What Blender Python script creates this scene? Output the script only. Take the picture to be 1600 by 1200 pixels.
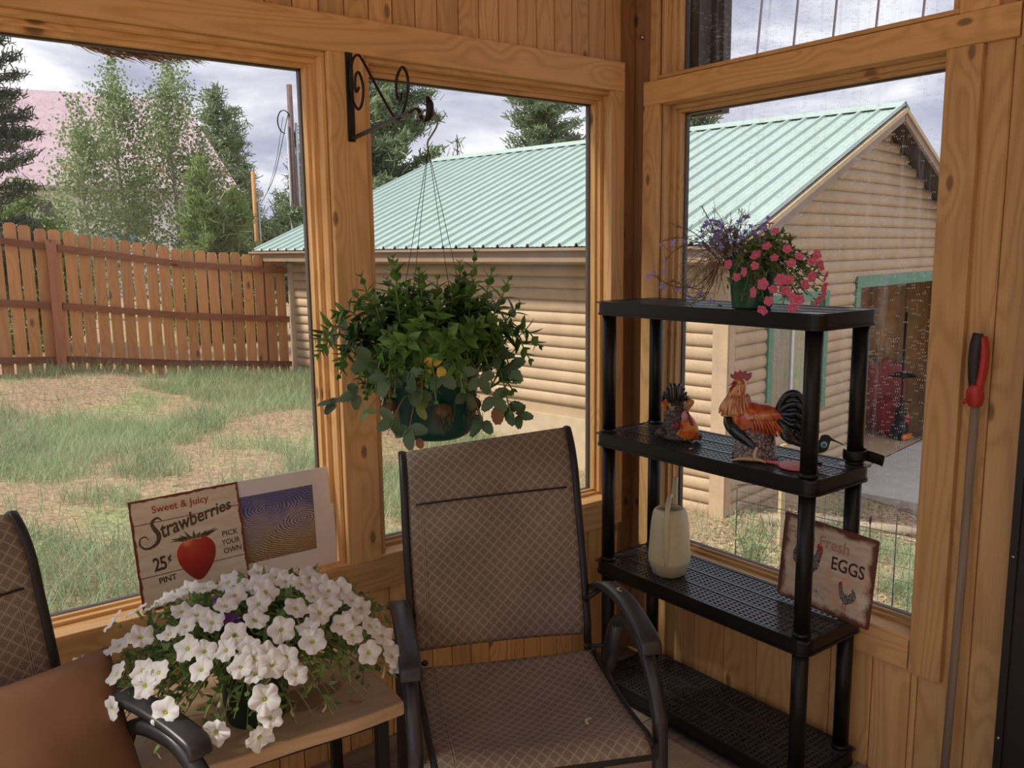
import bpy, bmesh, math, random
import numpy as np
from mathutils import Vector, Matrix, noise
for o in list(bpy.data.objects): bpy.data.objects.remove(o, do_unlink=True)
scn = bpy.context.scene
COL = scn.collection
PI = math.pi
# ------------------------------------------------------------------ camera
CAM = Vector((-2.2512, -2.2094, 1.54))
def cam_axes(y, p, r):
    f = Vector((math.sin(y)*math.cos(p), math.cos(y)*math.cos(p), -math.sin(p)))
    ri = Vector((math.cos(y), -math.sin(y), 0)); up = ri.cross(f)
    c, s = math.cos(r), math.sin(r)
    return c*ri + s*up, -s*ri + c*up, f
ri, up, fw = cam_axes(math.radians(37.4645), math.radians(8.9032), math.radians(-0.6937))
cd = bpy.data.cameras.new('camera'); cam = bpy.data.objects.new('camera', cd); COL.objects.link(cam)
cam.matrix_world = Matrix(((ri.x, up.x, -fw.x, CAM.x), (ri.y, up.y, -fw.y, CAM.y), (ri.z, up.z, -fw.z, CAM.z), (0, 0, 0, 1)))
cd.sensor_width = 36; cd.lens = 1346.47/1600*36; cd.clip_start = 0.05; cd.clip_end = 500
scn.camera = cam
# ------------------------------------------------------------------ colour management, world, sun
scn.view_settings.view_transform = 'Standard'; scn.view_settings.look = 'None'
scn.view_settings.gamma = 1; scn.view_settings.exposure = 0.5
try: scn.view_settings.use_curve_mapping = False
except Exception: pass
SKY_STRENGTH = 1.0
SUN_STRENGTH = 3.2
w = bpy.data.worlds.new('overcast_sky'); scn.world = w; w.use_nodes = True
nt = w.node_tree; nt.nodes.clear()
def N(nt, t, **kw):
    n = nt.nodes.new(t)
    for k, v in kw.items():
        if k.startswith('i_'): n.inputs[k[2:].replace('_', ' ')].default_value = v
        else: setattr(n, k, v)
    return n
def ramp(nt, pts, src=None, interp='LINEAR'):
    r = nt.nodes.new('ShaderNodeValToRGB'); e = r.color_ramp.elements; r.color_ramp.interpolation = interp
    while len(e) > 1: e.remove(e[-1])
    e[0].position = pts[0][0]; e[0].color = (*pts[0][1], 1) if len(pts[0][1]) == 3 else pts[0][1]
    for p, c in pts[1:]:
        x = e.new(p); x.color = (*c, 1) if len(c) == 3 else c
    if src is not None: nt.links.new(src, r.inputs['Fac'])
    return r
tc = N(nt, 'ShaderNodeTexCoord'); mp = N(nt, 'ShaderNodeMapping'); mp.inputs['Scale'].default_value = (1.6, 1.6, 5.5); mp.inputs['Location'].default_value = (.35, .2, .1)
nt.links.new(tc.outputs['Generated'], mp.inputs['Vector'])
nz = N(nt, 'ShaderNodeTexNoise', i_Scale=2.3, i_Detail=7.0, i_Roughness=.55, i_Distortion=.35)
nt.links.new(mp.outputs['Vector'], nz.inputs['Vector'])
rp = ramp(nt, [(.32, (.30, .32, .44)), (.45, (.42, .43, .53)), (.53, (.58, .575, .65)), (.62, (.86, .83, .86))], nz.outputs['Fac'])
bg = N(nt, 'ShaderNodeBackground', i_Strength=SKY_STRENGTH); ow = N(nt, 'ShaderNodeOutputWorld')
nt.links.new(rp.outputs['Color'], bg.inputs['Color']); nt.links.new(bg.outputs['Background'], ow.inputs['Surface'])
sd = bpy.data.lights.new('sun', 'SUN'); sd.energy = SUN_STRENGTH; sd.angle = math.radians(7); sd.color = (1, .93, .82)
sun = bpy.data.objects.new('sun', sd); COL.objects.link(sun)
SUNV = Vector((-0.75, 0.22, 0.85)).normalized()      # towards the sun
sun.rotation_euler = SUNV.to_track_quat('Z', 'Y').to_euler()
# ------------------------------------------------------------------ materials
MATS = {}
def new_mat(name):
    m = bpy.data.materials.new(name); m.use_nodes = True; nt = m.node_tree; nt.nodes.clear()
    b = nt.nodes.new('ShaderNodeBsdfPrincipled'); o = nt.nodes.new('ShaderNodeOutputMaterial')
    nt.links.new(b.outputs['BSDF'], o.inputs['Surface']); return m, nt, b
def plain(name, col, rough=.6, metal=0, var=.12, scale=20, spec=.5, bump=0, trans=0):
    if name in MATS: return MATS[name]
    m, nt, b = new_mat(name)
    tc = N(nt, 'ShaderNodeTexCoord'); nz = N(nt, 'ShaderNodeTexNoise', i_Scale=float(scale), i_Detail=4.0)
    nt.links.new(tc.outputs['Object'], nz.inputs['Vector'])
    lo = [max(0, c*(1-var)) for c in col]; hi = [min(1, c*(1+var)) for c in col]
    r = ramp(nt, [(.3, lo), (.7, hi)], nz.outputs['Fac'])
    nt.links.new(r.outputs['Color'], b.inputs['Base Color'])
    b.inputs['Roughness'].default_value = rough; b.inputs['Metallic'].default_value = metal
    b.inputs['Specular IOR Level'].default_value = spec
    if bump:
        bp = N(nt, 'ShaderNodeBump', i_Strength=.5, i_Distance=bump); nt.links.new(nz.outputs['Fac'], bp.inputs['Height']); nt.links.new(bp.outputs['Normal'], b.inputs['Normal'])
    MATS[name] = m; return m
def leafmat(name, c1, c2, scale=6, trans=.35, rough=.5):
    if name in MATS: return MATS[name]
    m, nt, b = new_mat(name)
    g = N(nt, 'ShaderNodeNewGeometry'); tc = N(nt, 'ShaderNodeTexCoord')
    nz = N(nt, 'ShaderNodeTexNoise', i_Scale=float(scale), i_Detail=2.0); nt.links.new(tc.outputs['Object'], nz.inputs['Vector'])
    ad = N(nt, 'ShaderNodeMath', operation='MULTIPLY_ADD'); ad.inputs[1].default_value = .6
    nt.links.new(g.outputs['Random Per Island'], ad.inputs[0]); nt.links.new(nz.outputs['Fac'], ad.inputs[2])
    r = ramp(nt, [(.35, c1), (1.05 if False else 1.0, c2)], ad.outputs[0])
    nt.links.new(r.outputs['Color'], b.inputs['Base Color']); b.inputs['Roughness'].default_value = rough
    t = N(nt, 'ShaderNodeBsdfTranslucent'); nt.links.new(r.outputs['Color'], t.inputs['Color'])
    mx = N(nt, 'ShaderNodeMixShader', i_Fac=trans); o = [n for n in nt.nodes if n.type == 'OUTPUT_MATERIAL'][0]
    nt.links.new(b.outputs['BSDF'], mx.inputs[1]); nt.links.new(t.outputs['BSDF'], mx.inputs[2]); nt.links.new(mx.outputs[0], o.inputs['Surface'])
    MATS[name] = m; return m
def wood(name, c1, c2, axis=0, plank=None, knots=True, rough=.55, ring=26, rand=True, gscale=1.0, pvar=.16):
    """pine boards: stretched-noise growth rings, fine grain, knots; axis = grain direction; plank=(axis,width,offset) varies each board"""
    if name in MATS: return MATS[name]
    m, nt, b = new_mat(name); L = nt.links.new
    tc = N(nt, 'ShaderNodeTexCoord'); vec = tc.outputs['Object']
    sep = N(nt, 'ShaderNodeSeparateXYZ'); L(vec, sep.inputs[0])
    pid = None
    if plank:
        mm = N(nt, 'ShaderNodeMath', operation='ADD'); mm.inputs[1].default_value = -plank[2]; L(sep.outputs[plank[0]], mm.inputs[0])
        dv = N(nt, 'ShaderNodeMath', operation='DIVIDE'); dv.inputs[1].default_value = plank[1]; L(mm.outputs[0], dv.inputs[0])
        fl = N(nt, 'ShaderNodeMath', operation='FLOOR'); L(dv.outputs[0], fl.inputs[0])
        wn = N(nt, 'ShaderNodeTexWhiteNoise', noise_dimensions='1D'); L(fl.outputs[0], wn.inputs['W']); pid = wn
    else:
        oi = N(nt, 'ShaderNodeObjectInfo'); wn = N(nt, 'ShaderNodeTexWhiteNoise', noise_dimensions='1D'); L(oi.outputs['Random'], wn.inputs['W']); pid = wn
    sc = N(nt, 'ShaderNodeVectorMath', operation='SCALE'); sc.inputs['Scale'].default_value = 9.0; L(pid.outputs['Color'], sc.inputs[0])
    s = [11.0*gscale]*3; s[axis] = 1.1*gscale
    ml = N(nt, 'ShaderNodeVectorMath', operation='MULTIPLY'); ml.inputs[1].default_value = s; L(vec, ml.inputs[0])
    av = N(nt, 'ShaderNodeVectorMath', operation='ADD'); L(ml.outputs[0], av.inputs[0]); L(sc.outputs[0], av.inputs[1])
    n1 = N(nt, 'ShaderNodeTexNoise', i_Scale=.8, i_Detail=1.0, i_Distortion=.3); L(av.outputs[0], n1.inputs['Vector'])
    phase = n1.outputs['Fac']
    if knots:
        ks = [5.2*gscale]*3; ks[axis] = 2.1*gscale
        oth = [i for i in range(3) if i != axis]; sm_ = N(nt, 'ShaderNodeMath', operation='ADD'); L(sep.outputs[oth[0]], sm_.inputs[0]); L(sep.outputs[oth[1]], sm_.inputs[1]); cmb = N(nt, 'ShaderNodeCombineXYZ'); L(sep.outputs[axis], cmb.inputs[0]); L(sm_.outputs[0], cmb.inputs[1])
        km = N(nt, 'ShaderNodeVectorMath', operation='MULTIPLY'); km.inputs[1].default_value = (3.0*gscale, 6.5*gscale, 0); L(cmb.outputs[0], km.inputs[0])
        ka = N(nt, 'ShaderNodeVectorMath', operation='ADD'); L(km.outputs[0], ka.inputs[0]); L(sc.outputs[0], ka.inputs[1])
        vo = N(nt, 'ShaderNodeTexVoronoi', feature='F1', voronoi_dimensions='2D', i_Scale=1.0); L(ka.outputs[0], vo.inputs['Vector'])
        kr = ramp(nt, [(0, (1, 1, 1)), (.35, (0, 0, 0))], vo.outputs['Distance'], 'EASE')
        pa = N(nt, 'ShaderNodeMath', operation='MULTIPLY_ADD'); pa.inputs[1].default_value = .13; L(kr.outputs['Color'], pa.inputs[0]); L(phase, pa.inputs[2]); phase = pa.outputs[0]
    rm = N(nt, 'ShaderNodeMath', operation='MULTIPLY'); rm.inputs[1].default_value = float(ring)*3; L(phase, rm.inputs[0])
    sn = N(nt, 'ShaderNodeMath', operation='SINE'); L(rm.outputs[0], sn.inputs[0])
    rr = ramp(nt, [(0.0, (0, 0, 0)), (.55, (.25, .25, .25)), (1, (1, 1, 1))]); mr = N(nt, 'ShaderNodeMapRange'); mr.inputs['From Min'].default_value = -1; L(sn.outputs[0], mr.inputs['Value']); L(mr.outputs[0], rr.inputs['Fac'])
    s2 = [260.0]*3; s2[axis] = 7.0
    m2 = N(nt, 'ShaderNodeVectorMath', operation='MULTIPLY'); m2.inputs[1].default_value = s2; L(vec, m2.inputs[0])
    n2 = N(nt, 'ShaderNodeTexNoise', i_Scale=1.0, i_Detail=2.0); L(m2.outputs[0], n2.inputs['Vector'])
    f1 = N(nt, 'ShaderNodeMath', operation='MULTIPLY_ADD'); f1.inputs[1].default_value = .45; L(n2.outputs['Fac'], f1.inputs[0])
    f0 = N(nt, 'ShaderNodeMath', operation='MULTIPLY'); f0.inputs[1].default_value = .30; L(rr.outputs['Color'], f0.inputs[0]); L(f0.outputs[0], f1.inputs[2])
    cr = ramp(nt, [(.12, c1), (.85, c2)], f1.outputs[0])
    col = cr.outputs['Color']
    n3 = N(nt, 'ShaderNodeTexNoise', i_Scale=2.6, i_Detail=3.0); L(av.outputs[0], n3.inputs['Vector'])
    a1 = N(nt, 'ShaderNodeMath', operation='MULTIPLY_ADD'); a1.inputs[1].default_value = pvar*2; L(pid.outputs['Value'], a1.inputs[0]); a1.inputs[2].default_value = 1.0-pvar*1.0-.08
    a2 = N(nt, 'ShaderNodeMath', operation='MULTIPLY_ADD'); a2.inputs[1].default_value = .16; L(n3.outputs['Fac'], a2.inputs[0]); L(a1.outputs[0], a2.inputs[2])
    sv = N(nt, 'ShaderNodeVectorMath', operation='SCALE'); L(col, sv.inputs[0]); L(a2.outputs[0], sv.inputs['Scale']); col = sv.outputs[0]
    if knots:
        kk = ramp(nt, [(.04, (1, 1, 1)), (.075, (0, 0, 0))], vo.outputs['Distance'])
        wk = N(nt, 'ShaderNodeSeparateColor'); L(vo.outputs['Color'], wk.inputs[0])
        gt = N(nt, 'ShaderNodeMath', operation='GREATER_THAN'); gt.inputs[1].default_value = .55; L(wk.outputs[0], gt.inputs[0])
        km2 = N(nt, 'ShaderNodeMath', operation='MULTIPLY'); L(kk.outputs['Color'], km2.inputs[0]); L(gt.outputs[0], km2.inputs[1])
        k3 = N(nt, 'ShaderNodeMath', operation='MULTIPLY'); k3.inputs[1].default_value = .8; L(km2.outputs[0], k3.inputs[0])
        mx = N(nt, 'ShaderNodeMix', data_type='RGBA'); L(k3.outputs[0], mx.inputs['Factor']); L(col, mx.inputs[6]); mx.inputs[7].default_value = (c2[0]*.35, c2[1]*.3, c2[2]*.28, 1); col = mx.outputs[2]
    L(col, b.inputs['Base Color']); b.inputs['Roughness'].default_value = rough
    bp = N(nt, 'ShaderNodeBump', i_Strength=.25, i_Distance=.0006); L(f1.outputs[0], bp.inputs['Height']); L(bp.outputs['Normal'], b.inputs['Normal'])
    MATS[name] = m; return m
# ------------------------------------------------------------------ mesh helpers
class MB:
    def __init__(s): s.v = []; s.f = []; s.m = []; s.uv = {}; s.smooth = []
    def add(s, vs, fs, mi=0, sm=False, M=None):
        n = len(s.v)
        if M is not None: vs = [M @ Vector(v) for v in vs]
        s.v.extend([tuple(v) for v in vs]); s.f.extend([tuple(i+n for i in f) for f in fs]); s.m.extend([mi]*len(fs)); s.smooth.extend([sm]*len(fs)); return s
    def box(s, a, b, M=None, mi=0):
        (x0, y0, z0), (x1, y1, z1) = a, b
        x0, x1 = min(x0, x1), max(x0, x1); y0, y1 = min(y0, y1), max(y0, y1); z0, z1 = min(z0, z1), max(z0, z1)
        vs = [(x0, y0, z0), (x1, y0, z0), (x1, y1, z0), (x0, y1, z0), (x0, y0, z1), (x1, y0, z1), (x1, y1, z1), (x0, y1, z1)]
        return s.add(vs, [(3, 2, 1, 0), (4, 5, 6, 7), (0, 1, 5, 4), (1, 2, 6, 5), (2, 3, 7, 6), (3, 0, 4, 7)], mi, False, M)
    def bar(s, p, q, w, h, upv=(0, 0, 1), mi=0):
        p, q = Vector(p), Vector(q); d = (q-p).normalized(); u = Vector(upv); sd = d.cross(u)
        if sd.length < 1e-4: sd = d.cross(Vector((1, 0, 0)))
        sd.normalize(); u = sd.cross(d).normalized(); vs = []
        for c in (p, q):
            for a, b2 in ((-1, -1), (1, -1), (1, 1), (-1, 1)): vs.append(c+sd*(a*w/2)+u*(b2*h/2))
        return s.add(vs, [(0, 1, 2, 3), (7, 6, 5, 4), (0, 4, 5, 1), (1, 5, 6, 2), (2, 6, 7, 3), (3, 7, 4, 0)], mi)
    def tube(s, pts, r, n=8, mi=0, ry=None, caps=True, upv=None, M=None, power=None):
        """sweep an ellipse (r wide, ry high) along pts"""
        pts = [Vector(p) for p in pts]; k = len(pts)
        rs = r if isinstance(r, (list, tuple)) else [r]*k
        rys = rs if ry is None else (ry if isinstance(ry, (list, tuple)) else [ry]*k)
        vs = []; prev = None
        for i, p in enumerate(pts):
            d = (pts[min(i+1, k-1)]-pts[max(i-1, 0)])
            if d.length < 1e-9: d = Vector((0, 0, 1))
            d.normalize()
            if prev is None:
                u = Vector(upv) if upv else (Vector((0, 0, 1)) if abs(d.z) < .9 else Vector((1, 0, 0)))
            else: u = prev
            u = (u-d*u.dot(d))
            if u.length < 1e-6: u = d.orthogonal()
            u.normalize(); prev = u; sd = d.cross(u)
            for j in range(n):
                a = 2*PI*j/n; ca, sa = math.cos(a), math.sin(a)
                if power: ca = math.copysign(abs(ca)**power, ca); sa = math.copysign(abs(sa)**power, sa)
                vs.append(p+sd*(ca*rs[i])+u*(sa*rys[i]))
        fs = [(i*n+j, i*n+(j+1) % n, (i+1)*n+(j+1) % n, (i+1)*n+j) for i in range(k-1) for j in range(n)]
        if caps: fs += [tuple(range(n-1, -1, -1)), tuple((k-1)*n+j for j in range(n))]
        return s.add(vs, fs, mi, True, M)
    def lathe(s, prof, n=32, c=(0, 0, 0), mi=0, M=None, sq=None):
        vs = []
        for (r, z) in prof:
            for j in range(n):
                a = 2*PI*j/n; ca, sa = math.cos(a), math.sin(a)
                if sq: ca = math.copysign(abs(ca)**sq, ca); sa = math.copysign(abs(sa)**sq, sa)
                vs.append((c[0]+r*ca, c[1]+r*sa, c[2]+z))
        k = len(prof)
        fs = [(i*n+j, i*n+(j+1) % n, (i+1)*n+(j+1) % n, (i+1)*n+j) for i in range(k-1) for j in range(n)]
        return s.add(vs, fs, mi, True, M)
    def prism(s, poly, h0, h1, M=None, mi=0, sm=False):
        n = len(poly); vs = [(x, y, h0) for x, y in poly]+[(x, y, h1) for x, y in poly]
        fs = [tuple(range(n-1, -1, -1)), tuple(range(n, 2*n))]+[(i, (i+1) % n, n+(i+1) % n, n+i) for i in range(n)]
        return s.add(vs, fs, mi, sm, M)
    def ball(s, c, r, n=10, mi=0, M=None):
        r = r if isinstance(r, (tuple, list)) else (r, r, r); vs = [(c[0], c[1], c[2]-r[2])]; k = max(4, n//2+1)
        for i in range(1, k):
            t = PI*i/k-PI/2
            for j in range(n): a = 2*PI*j/n; vs.append((c[0]+r[0]*math.cos(t)*math.cos(a), c[1]+r[1]*math.cos(t)*math.sin(a), c[2]+r[2]*math.sin(t)))
        vs.append((c[0], c[1], c[2]+r[2])); L = len(vs)-1; fs = [(0, 1+(j+1) % n, 1+j) for j in range(n)]
        for i in range(k-2): fs += [(1+i*n+j, 1+i*n+(j+1) % n, 1+(i+1)*n+(j+1) % n, 1+(i+1)*n+j) for j in range(n)]
        fs += [(1+(k-2)*n+j, 1+(k-2)*n+(j+1) % n, L) for j in range(n)]
        return s.add(vs, fs, mi, True, M)
    def grid(s, fn, nu, nv, mi=0, sm=True, uvs=None):
        vs = [fn(i/nu, j/nv) for j in range(nv+1) for i in range(nu+1)]; b = len(s.f)
        fs = [(j*(nu+1)+i, j*(nu+1)+i+1, (j+1)*(nu+1)+i+1, (j+1)*(nu+1)+i) for j in range(nv) for i in range(nu)]
        s.add(vs, fs, mi, sm)
        if uvs:
            q = [(i/nu*uvs[0], j/nv*uvs[1]) for j in range(nv+1) for i in range(nu+1)]
            for k2, f in enumerate(fs): s.uv[b+k2] = [q[i] for i in f]
        return s
    def build(s, name, mats, parent=None, bevel=0, M=None, kind=None, solid=0, sub=0, label=None):
        me = bpy.data.meshes.new(name); me.from_pydata(s.v, [], s.f)
        mats = mats if isinstance(mats, (list, tuple)) else [mats]
        for m in mats: me.materials.append(m)
        me.polygons.foreach_set('material_index', s.m); me.polygons.foreach_set('use_smooth', s.smooth)
        if s.uv:
            ul = me.uv_layers.new(name='UVMap')
            for p in me.polygons:
                if p.index in s.uv:
                    for li, c in zip(p.loop_indices, s.uv[p.index]): ul.data[li].uv = c
        me.update(); o = bpy.data.objects.new(name, me); COL.objects.link(o)
        if parent is not None: o.parent = parent
        if M is not None: o.matrix_local = M
        if bevel:
            b = o.modifiers.new('bevel', 'BEVEL'); b.width = bevel; b.segments = 2; b.limit_method = 'ANGLE'; b.angle_limit = math.radians(40)
        if solid: q = o.modifiers.new('solid', 'SOLIDIFY'); q.thickness = solid; q.offset = 0
        if sub: q = o.modifiers.new('sub', 'SUBSURF'); q.levels = sub; q.render_levels = sub
        if kind: o['kind'] = kind
        if label: o['label'] = label
        return o
def thing(name, label, cat, loc=(0, 0, 0), rz=0, group=None):
    o = bpy.data.objects.new(name, None); COL.objects.link(o); o.location = loc; o.rotation_euler = (0, 0, rz)
    o.empty_display_size = .05; o['label'] = label; o['category'] = cat
    if group: o['group'] = group
    return o
def tag(o, label, cat, group=None, kind=None):
    o['label'] = label; o['category'] = cat
    if group: o['group'] = group
    if kind: o['kind'] = kind
    return o
def raw(name, verts, faces, mat, parent=None, smooth=False, kind=None):
    me = bpy.data.meshes.new(name); verts = np.asarray(verts, dtype=np.float32); faces = np.asarray(faces, dtype=np.int32); k = faces.shape[1]
    me.vertices.add(len(verts)); me.vertices.foreach_set('co', verts.ravel())
    me.loops.add(faces.size); me.loops.foreach_set('vertex_index', faces.ravel())
    me.polygons.add(len(faces)); me.polygons.foreach_set('loop_start', np.arange(0, faces.size, k)); me.polygons.foreach_set('loop_total', np.full(len(faces), k))
    me.update(calc_edges=True); me.validate(); me.materials.append(mat)
    o = bpy.data.objects.new(name, me); COL.objects.link(o)
    if parent is not None: o.parent = parent
    if kind: o['kind'] = kind
    return o
def spline(pts, n=6):
    P = [Vector(p) for p in pts]; P = [P[0]*2-P[1]]+P+[P[-1]*2-P[-2]]; out = []
    for i in range(1, len(P)-2):
        for k in range(n):
            t = k/n; a, b, c, d = P[i-1:i+3]
            out.append(.5*((2*b)+(c-a)*t+(2*a-5*b+4*c-d)*t*t+(3*b-a-3*c+d)*t**3))
    out.append(P[-2]); return out
def lerp(xs, n):
    """resample list of scalars like spline() does"""
    out = []
    for i in range(len(xs)-1):
        for k in range(n): out.append(xs[i]+(xs[i+1]-xs[i])*k/n)
    out.append(xs[-1]); return out
def text_mb(txt, size, mb, M, depth=.0006, mi=0, shear=0, bold=0, spacing=1.0, align='LEFT', warp=None):
    cu = bpy.data.curves.new('lettering', 'FONT'); cu.body = txt; cu.size = size; cu.shear = shear; cu.offset = bold; cu.space_character = spacing; cu.align_x = align; cu.resolution_u = 3
    ob = bpy.data.objects.new('lettering', cu); COL.objects.link(ob); bpy.context.view_layer.update()
    me = ob.to_mesh(); vs = [Vector((v.co.x, v.co.y, depth)) for v in me.vertices]
    if warp: vs = [warp(v) for v in vs]
    mb.add(vs, [tuple(p.vertices) for p in me.polygons], mi, False, M); ob.to_mesh_clear()
    bpy.data.objects.remove(ob, do_unlink=True); bpy.data.curves.remove(cu)
rnd = random.Random(7)
# ================================================================== THE ROOM
PINE = ((.74, .455, .19), (.47, .255, .09))
def pine(name, axis, **kw): return wood(name, PINE[0], PINE[1], axis=axis, **kw)
M_x = pine('pine_board_x', 0); M_y = pine('pine_board_y', 1); M_z = pine('pine_board_z', 2)
M_dark = wood('treated_post', (.42, .23, .10), (.24, .12, .05), axis=2)
M_gask = plain('bronze_window_frame', (.07, .055, .045), rough=.45)
def struct(name, mb, m, bevel=0): return mb.build(name, m, kind='structure', bevel=bevel)
# planked walls: each plank is its own strip with an eased edge, one mesh per wall
def planks(mb, axis, a0, a1, width, z0, z1, face, depth, off=0, gap=.0022, skip=None):
    """vertical boards along axis ('x' on wall left, 'y' on wall right); face = interior coordinate, depth outward"""
    k = math.floor((a0-off)/width); c = off+k*width
    while c < a1-1e-4:
        lo, hi = max(c, a0)+gap/2, min(c+width, a1)-gap/2
        if hi-lo > .004:
            e = min(.004, (hi-lo)/4)
            poly = [(lo, e), (lo+e, 0), (hi-e, 0), (hi, e), (hi, depth), (lo, depth)]
            vs = []
            for z in (z0, z1):
                for (u, d) in poly: vs.append((u, face+d, z) if axis == 'x' else (face+d, u, z))
            n = 6; fs = [tuple(range(n)), tuple(range(2*n-1, n-1, -1))]+[(i, n+i, n+(i+1) % n, (i+1) % n) for i in range(n)]
            if axis == 'y': fs = [tuple(reversed(f)) for f in fs]
            mb.add(vs, fs)
        c += width
M_wA = pine('pine_paneling_left', 2, plank=(0, .075, -.05)); M_wB = pine('pine_paneling_right', 2, plank=(1, .135, -.02), gscale=.8)
ZT = 2.95
wl = MB(); planks(wl, 'x', -3.6, -.05, .075, .0, .56, .02, .018, -.05); planks(wl, 'x', -3.6, -.05, .075, 2.13, ZT, .02, .018, -.05)
# sheathing and studs behind the boards, with the two window openings left free
for a, b in (((-3.6, .0385, -.35), (.13, .135, .60)), ((-3.6, .0385, 2.09), (.13, .135, ZT)), ((-1.165, .02, .60), (-1.045, .135, 2.09)), ((-.088, .0385, .60), (.028, .135, 2.09)), ((-3.6, .02, .6), (-3.0, .135, 2.09))): wl.box(a, b)
struct('wall_left', wl, M_wA)
wr = MB(); planks(wr, 'y', -1.08, -.045, .135, 0, .40, .02, .018, -.02)
planks(wr, 'y', -1.36, -1.08, .135, 0, ZT, .02, .018, -.02)
for a, b in (((.0385, -1.085, -.35), (.135, -.045, .42)), ((.0385, -1.36, -.35), (.135, -1.085, ZT)), ((.0385, -1.085, 2.03), (.135, -.1, 2.095)), ((.0385, -.115, .42), (.135, -.045, ZT)), ((.0385, -1.085, 2.75), (.135, -.1, ZT)), ((.02, -2.6, 2.1), (.135, -1.36, ZT)), ((.02, -3.6, -.35), (.135, -2.6, ZT))): wr.box(a, b)
struct('wall_right', wr, M_wB)
# floor: grey deck boards
M_deck = wood('weathered_deck', (.30, .25, .20), (.17, .135, .105), axis=0, plank=(1, .14, 0), rough=.8)
fb = MB()
for k in range(27): fb.box((-3.6, -3.6+.14*k+.0, -.035), (.02, -3.6+.14*k+.136, 0))
fb.box((-3.6, -3.6, -.3), (.04, .04, -.036)); struct('floor', fb, M_deck)
M_ceil = wood('pine_unseen_ceiling', PINE[0], PINE[1], axis=1, plank=(0, .12, 0))  # unseen ceiling, stopped short at the back to limit light from above
cb = MB(); 
for k in range(32): cb.box((-3.7+.12*k, -2.5, ZT), (-3.7+.12*k+.117, .3, ZT+.02))
struct('unseen_ceiling', cb, M_ceil)
wk = MB(); planks(wk, 'x', -3.6, .13, .12, 0, ZT, -3.62, -.018); wk.box((-3.6, -3.75, -.3), (.13, -3.641, ZT)); struct('added_back_wall', wk, pine('pine_added_back_wall', 2, plank=(0, .12, 0)))  # unseen wall, added to dim the left wall and bounce warm light
bb = MB(); bb.box((-3.6, .0, 0), (-.05, .02, .035)); struct('baseboard_left', bb, wood('weathered_baseboard', (.34, .26, .19), (.2, .14, .1), axis=0))
# trim boards
def trim(n, a, b, m, bevel=.003): mb = MB(); mb.box(a, b); return struct('trim_%d' % n, mb, m, bevel)
trim(1, (-3.6, 0, 2.071), (-.05, .02, 2.167), M_x)            # header over the left windows
trim(2, (-3.6, 0, .530), (-.05, .02, .624), M_x)              # apron under them
trim(3, (-1.166, 0, .624), (-1.058, .02, 2.071), M_z)         # mullion board
trim(4, (-.113, 0, .624), (-.05, .02, 2.071), M_z)            # corner casing
trim(5, (0, -1.252, 2.022), (.02, -.036, 2.101), M_y)         # header on the right wall
trim(6, (0, -1.078, .358), (.02, -.05, .4445), M_y)
trim(7, (0, -.108, .4445), (.02, -.036, 2.022), M_z)
trim(8, (-.004, -1.172, .354), (.02, -1.083, 2.0215), M_z)
trim(9, (0, -.098, 2.101), (.02, -.066, ZT), M_z)
trim(10, (0, -1.36, 2.0), (.02, -1.256, ZT), M_z)
trim(11, (0, -1.2, 2.101), (.02, -1.107, ZT), M_z)
# corner posts with carriage bolts
cp = MB(); cp.box((-.05, .032, 0), (.03, .13, ZT)); cp.box((.032, -.036, 0), (.13, .13, ZT)); struct('trim_12', cp, M_dark, .004)
for i, z in enumerate((2.02+.24, 2.02+.39)):
    bo = MB(); bo.tube([(.033, -.002, z), (.026, -.002, z)], .009, 14); bo.ball((.026, -.002, z), (.005, .009, .009), 12)
    o = bo.build('carriage_bolt', plain('galvanized', (.55, .53, .5), .35, 1)); tag(o, ['galvanized bolt head in the dark corner post, the lower of the two', 'galvanized bolt head in the dark corner post, the upper of the two'][i], 'bolt')
# window linings: jambs, sills, stops
def lining(mb, ax, lo, hi, z0, z1, face, depth=.115, sill=True):
    t = .012
    def bx(u0, u1, d0, d1, a, b):
        mi = 1 if (u1-u0) > (b-a) else 0
        mb.box((u0, face+d0, a), (u1, face+d1, b), mi=mi) if ax == 'x' else mb.box((face+d0, u0, a), (face+d1, u1, b), mi=mi)
    bx(lo, lo+t, .0203, depth, z0, z1-t); bx(hi-t, hi, .0203, depth, z0, z1-t)
    bx(lo, hi, .0203, depth, z1-t, z1); bx(lo, hi, .0025, depth, z0-t, z0)
    # stepped stop against the glass
    for (s0, s1, e) in ((.055, depth, .014), (.072, depth, .024)):
        bx(lo+t, lo+t+e, s0+.0003, s1, z0+e*.8, z1-t-e); bx(hi-t-e, hi-t, s0+.0003, s1, z0+e*.8, z1-t-e); bx(lo+t, hi-t, s0, s1, z1-t-e, z1-t); bx(lo+t, hi-t, s0+.012, s1, z0, z0+e*.8)
def gasket(mb, ax, lo, hi, z0, z1, face):
    t = .007
    def bx(u0, u1, a, b): mb.box((u0, face-.004, a), (u1, face+.014, b)) if ax == 'x' else mb.box((face-.004, u0, a), (face+.014, u1, b))
    bx(lo, lo+t, z0, z1); bx(hi-t, hi, z0, z1); bx(lo, hi, z1-t, z1); bx(lo, hi, z0, z0+t*.4)
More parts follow.
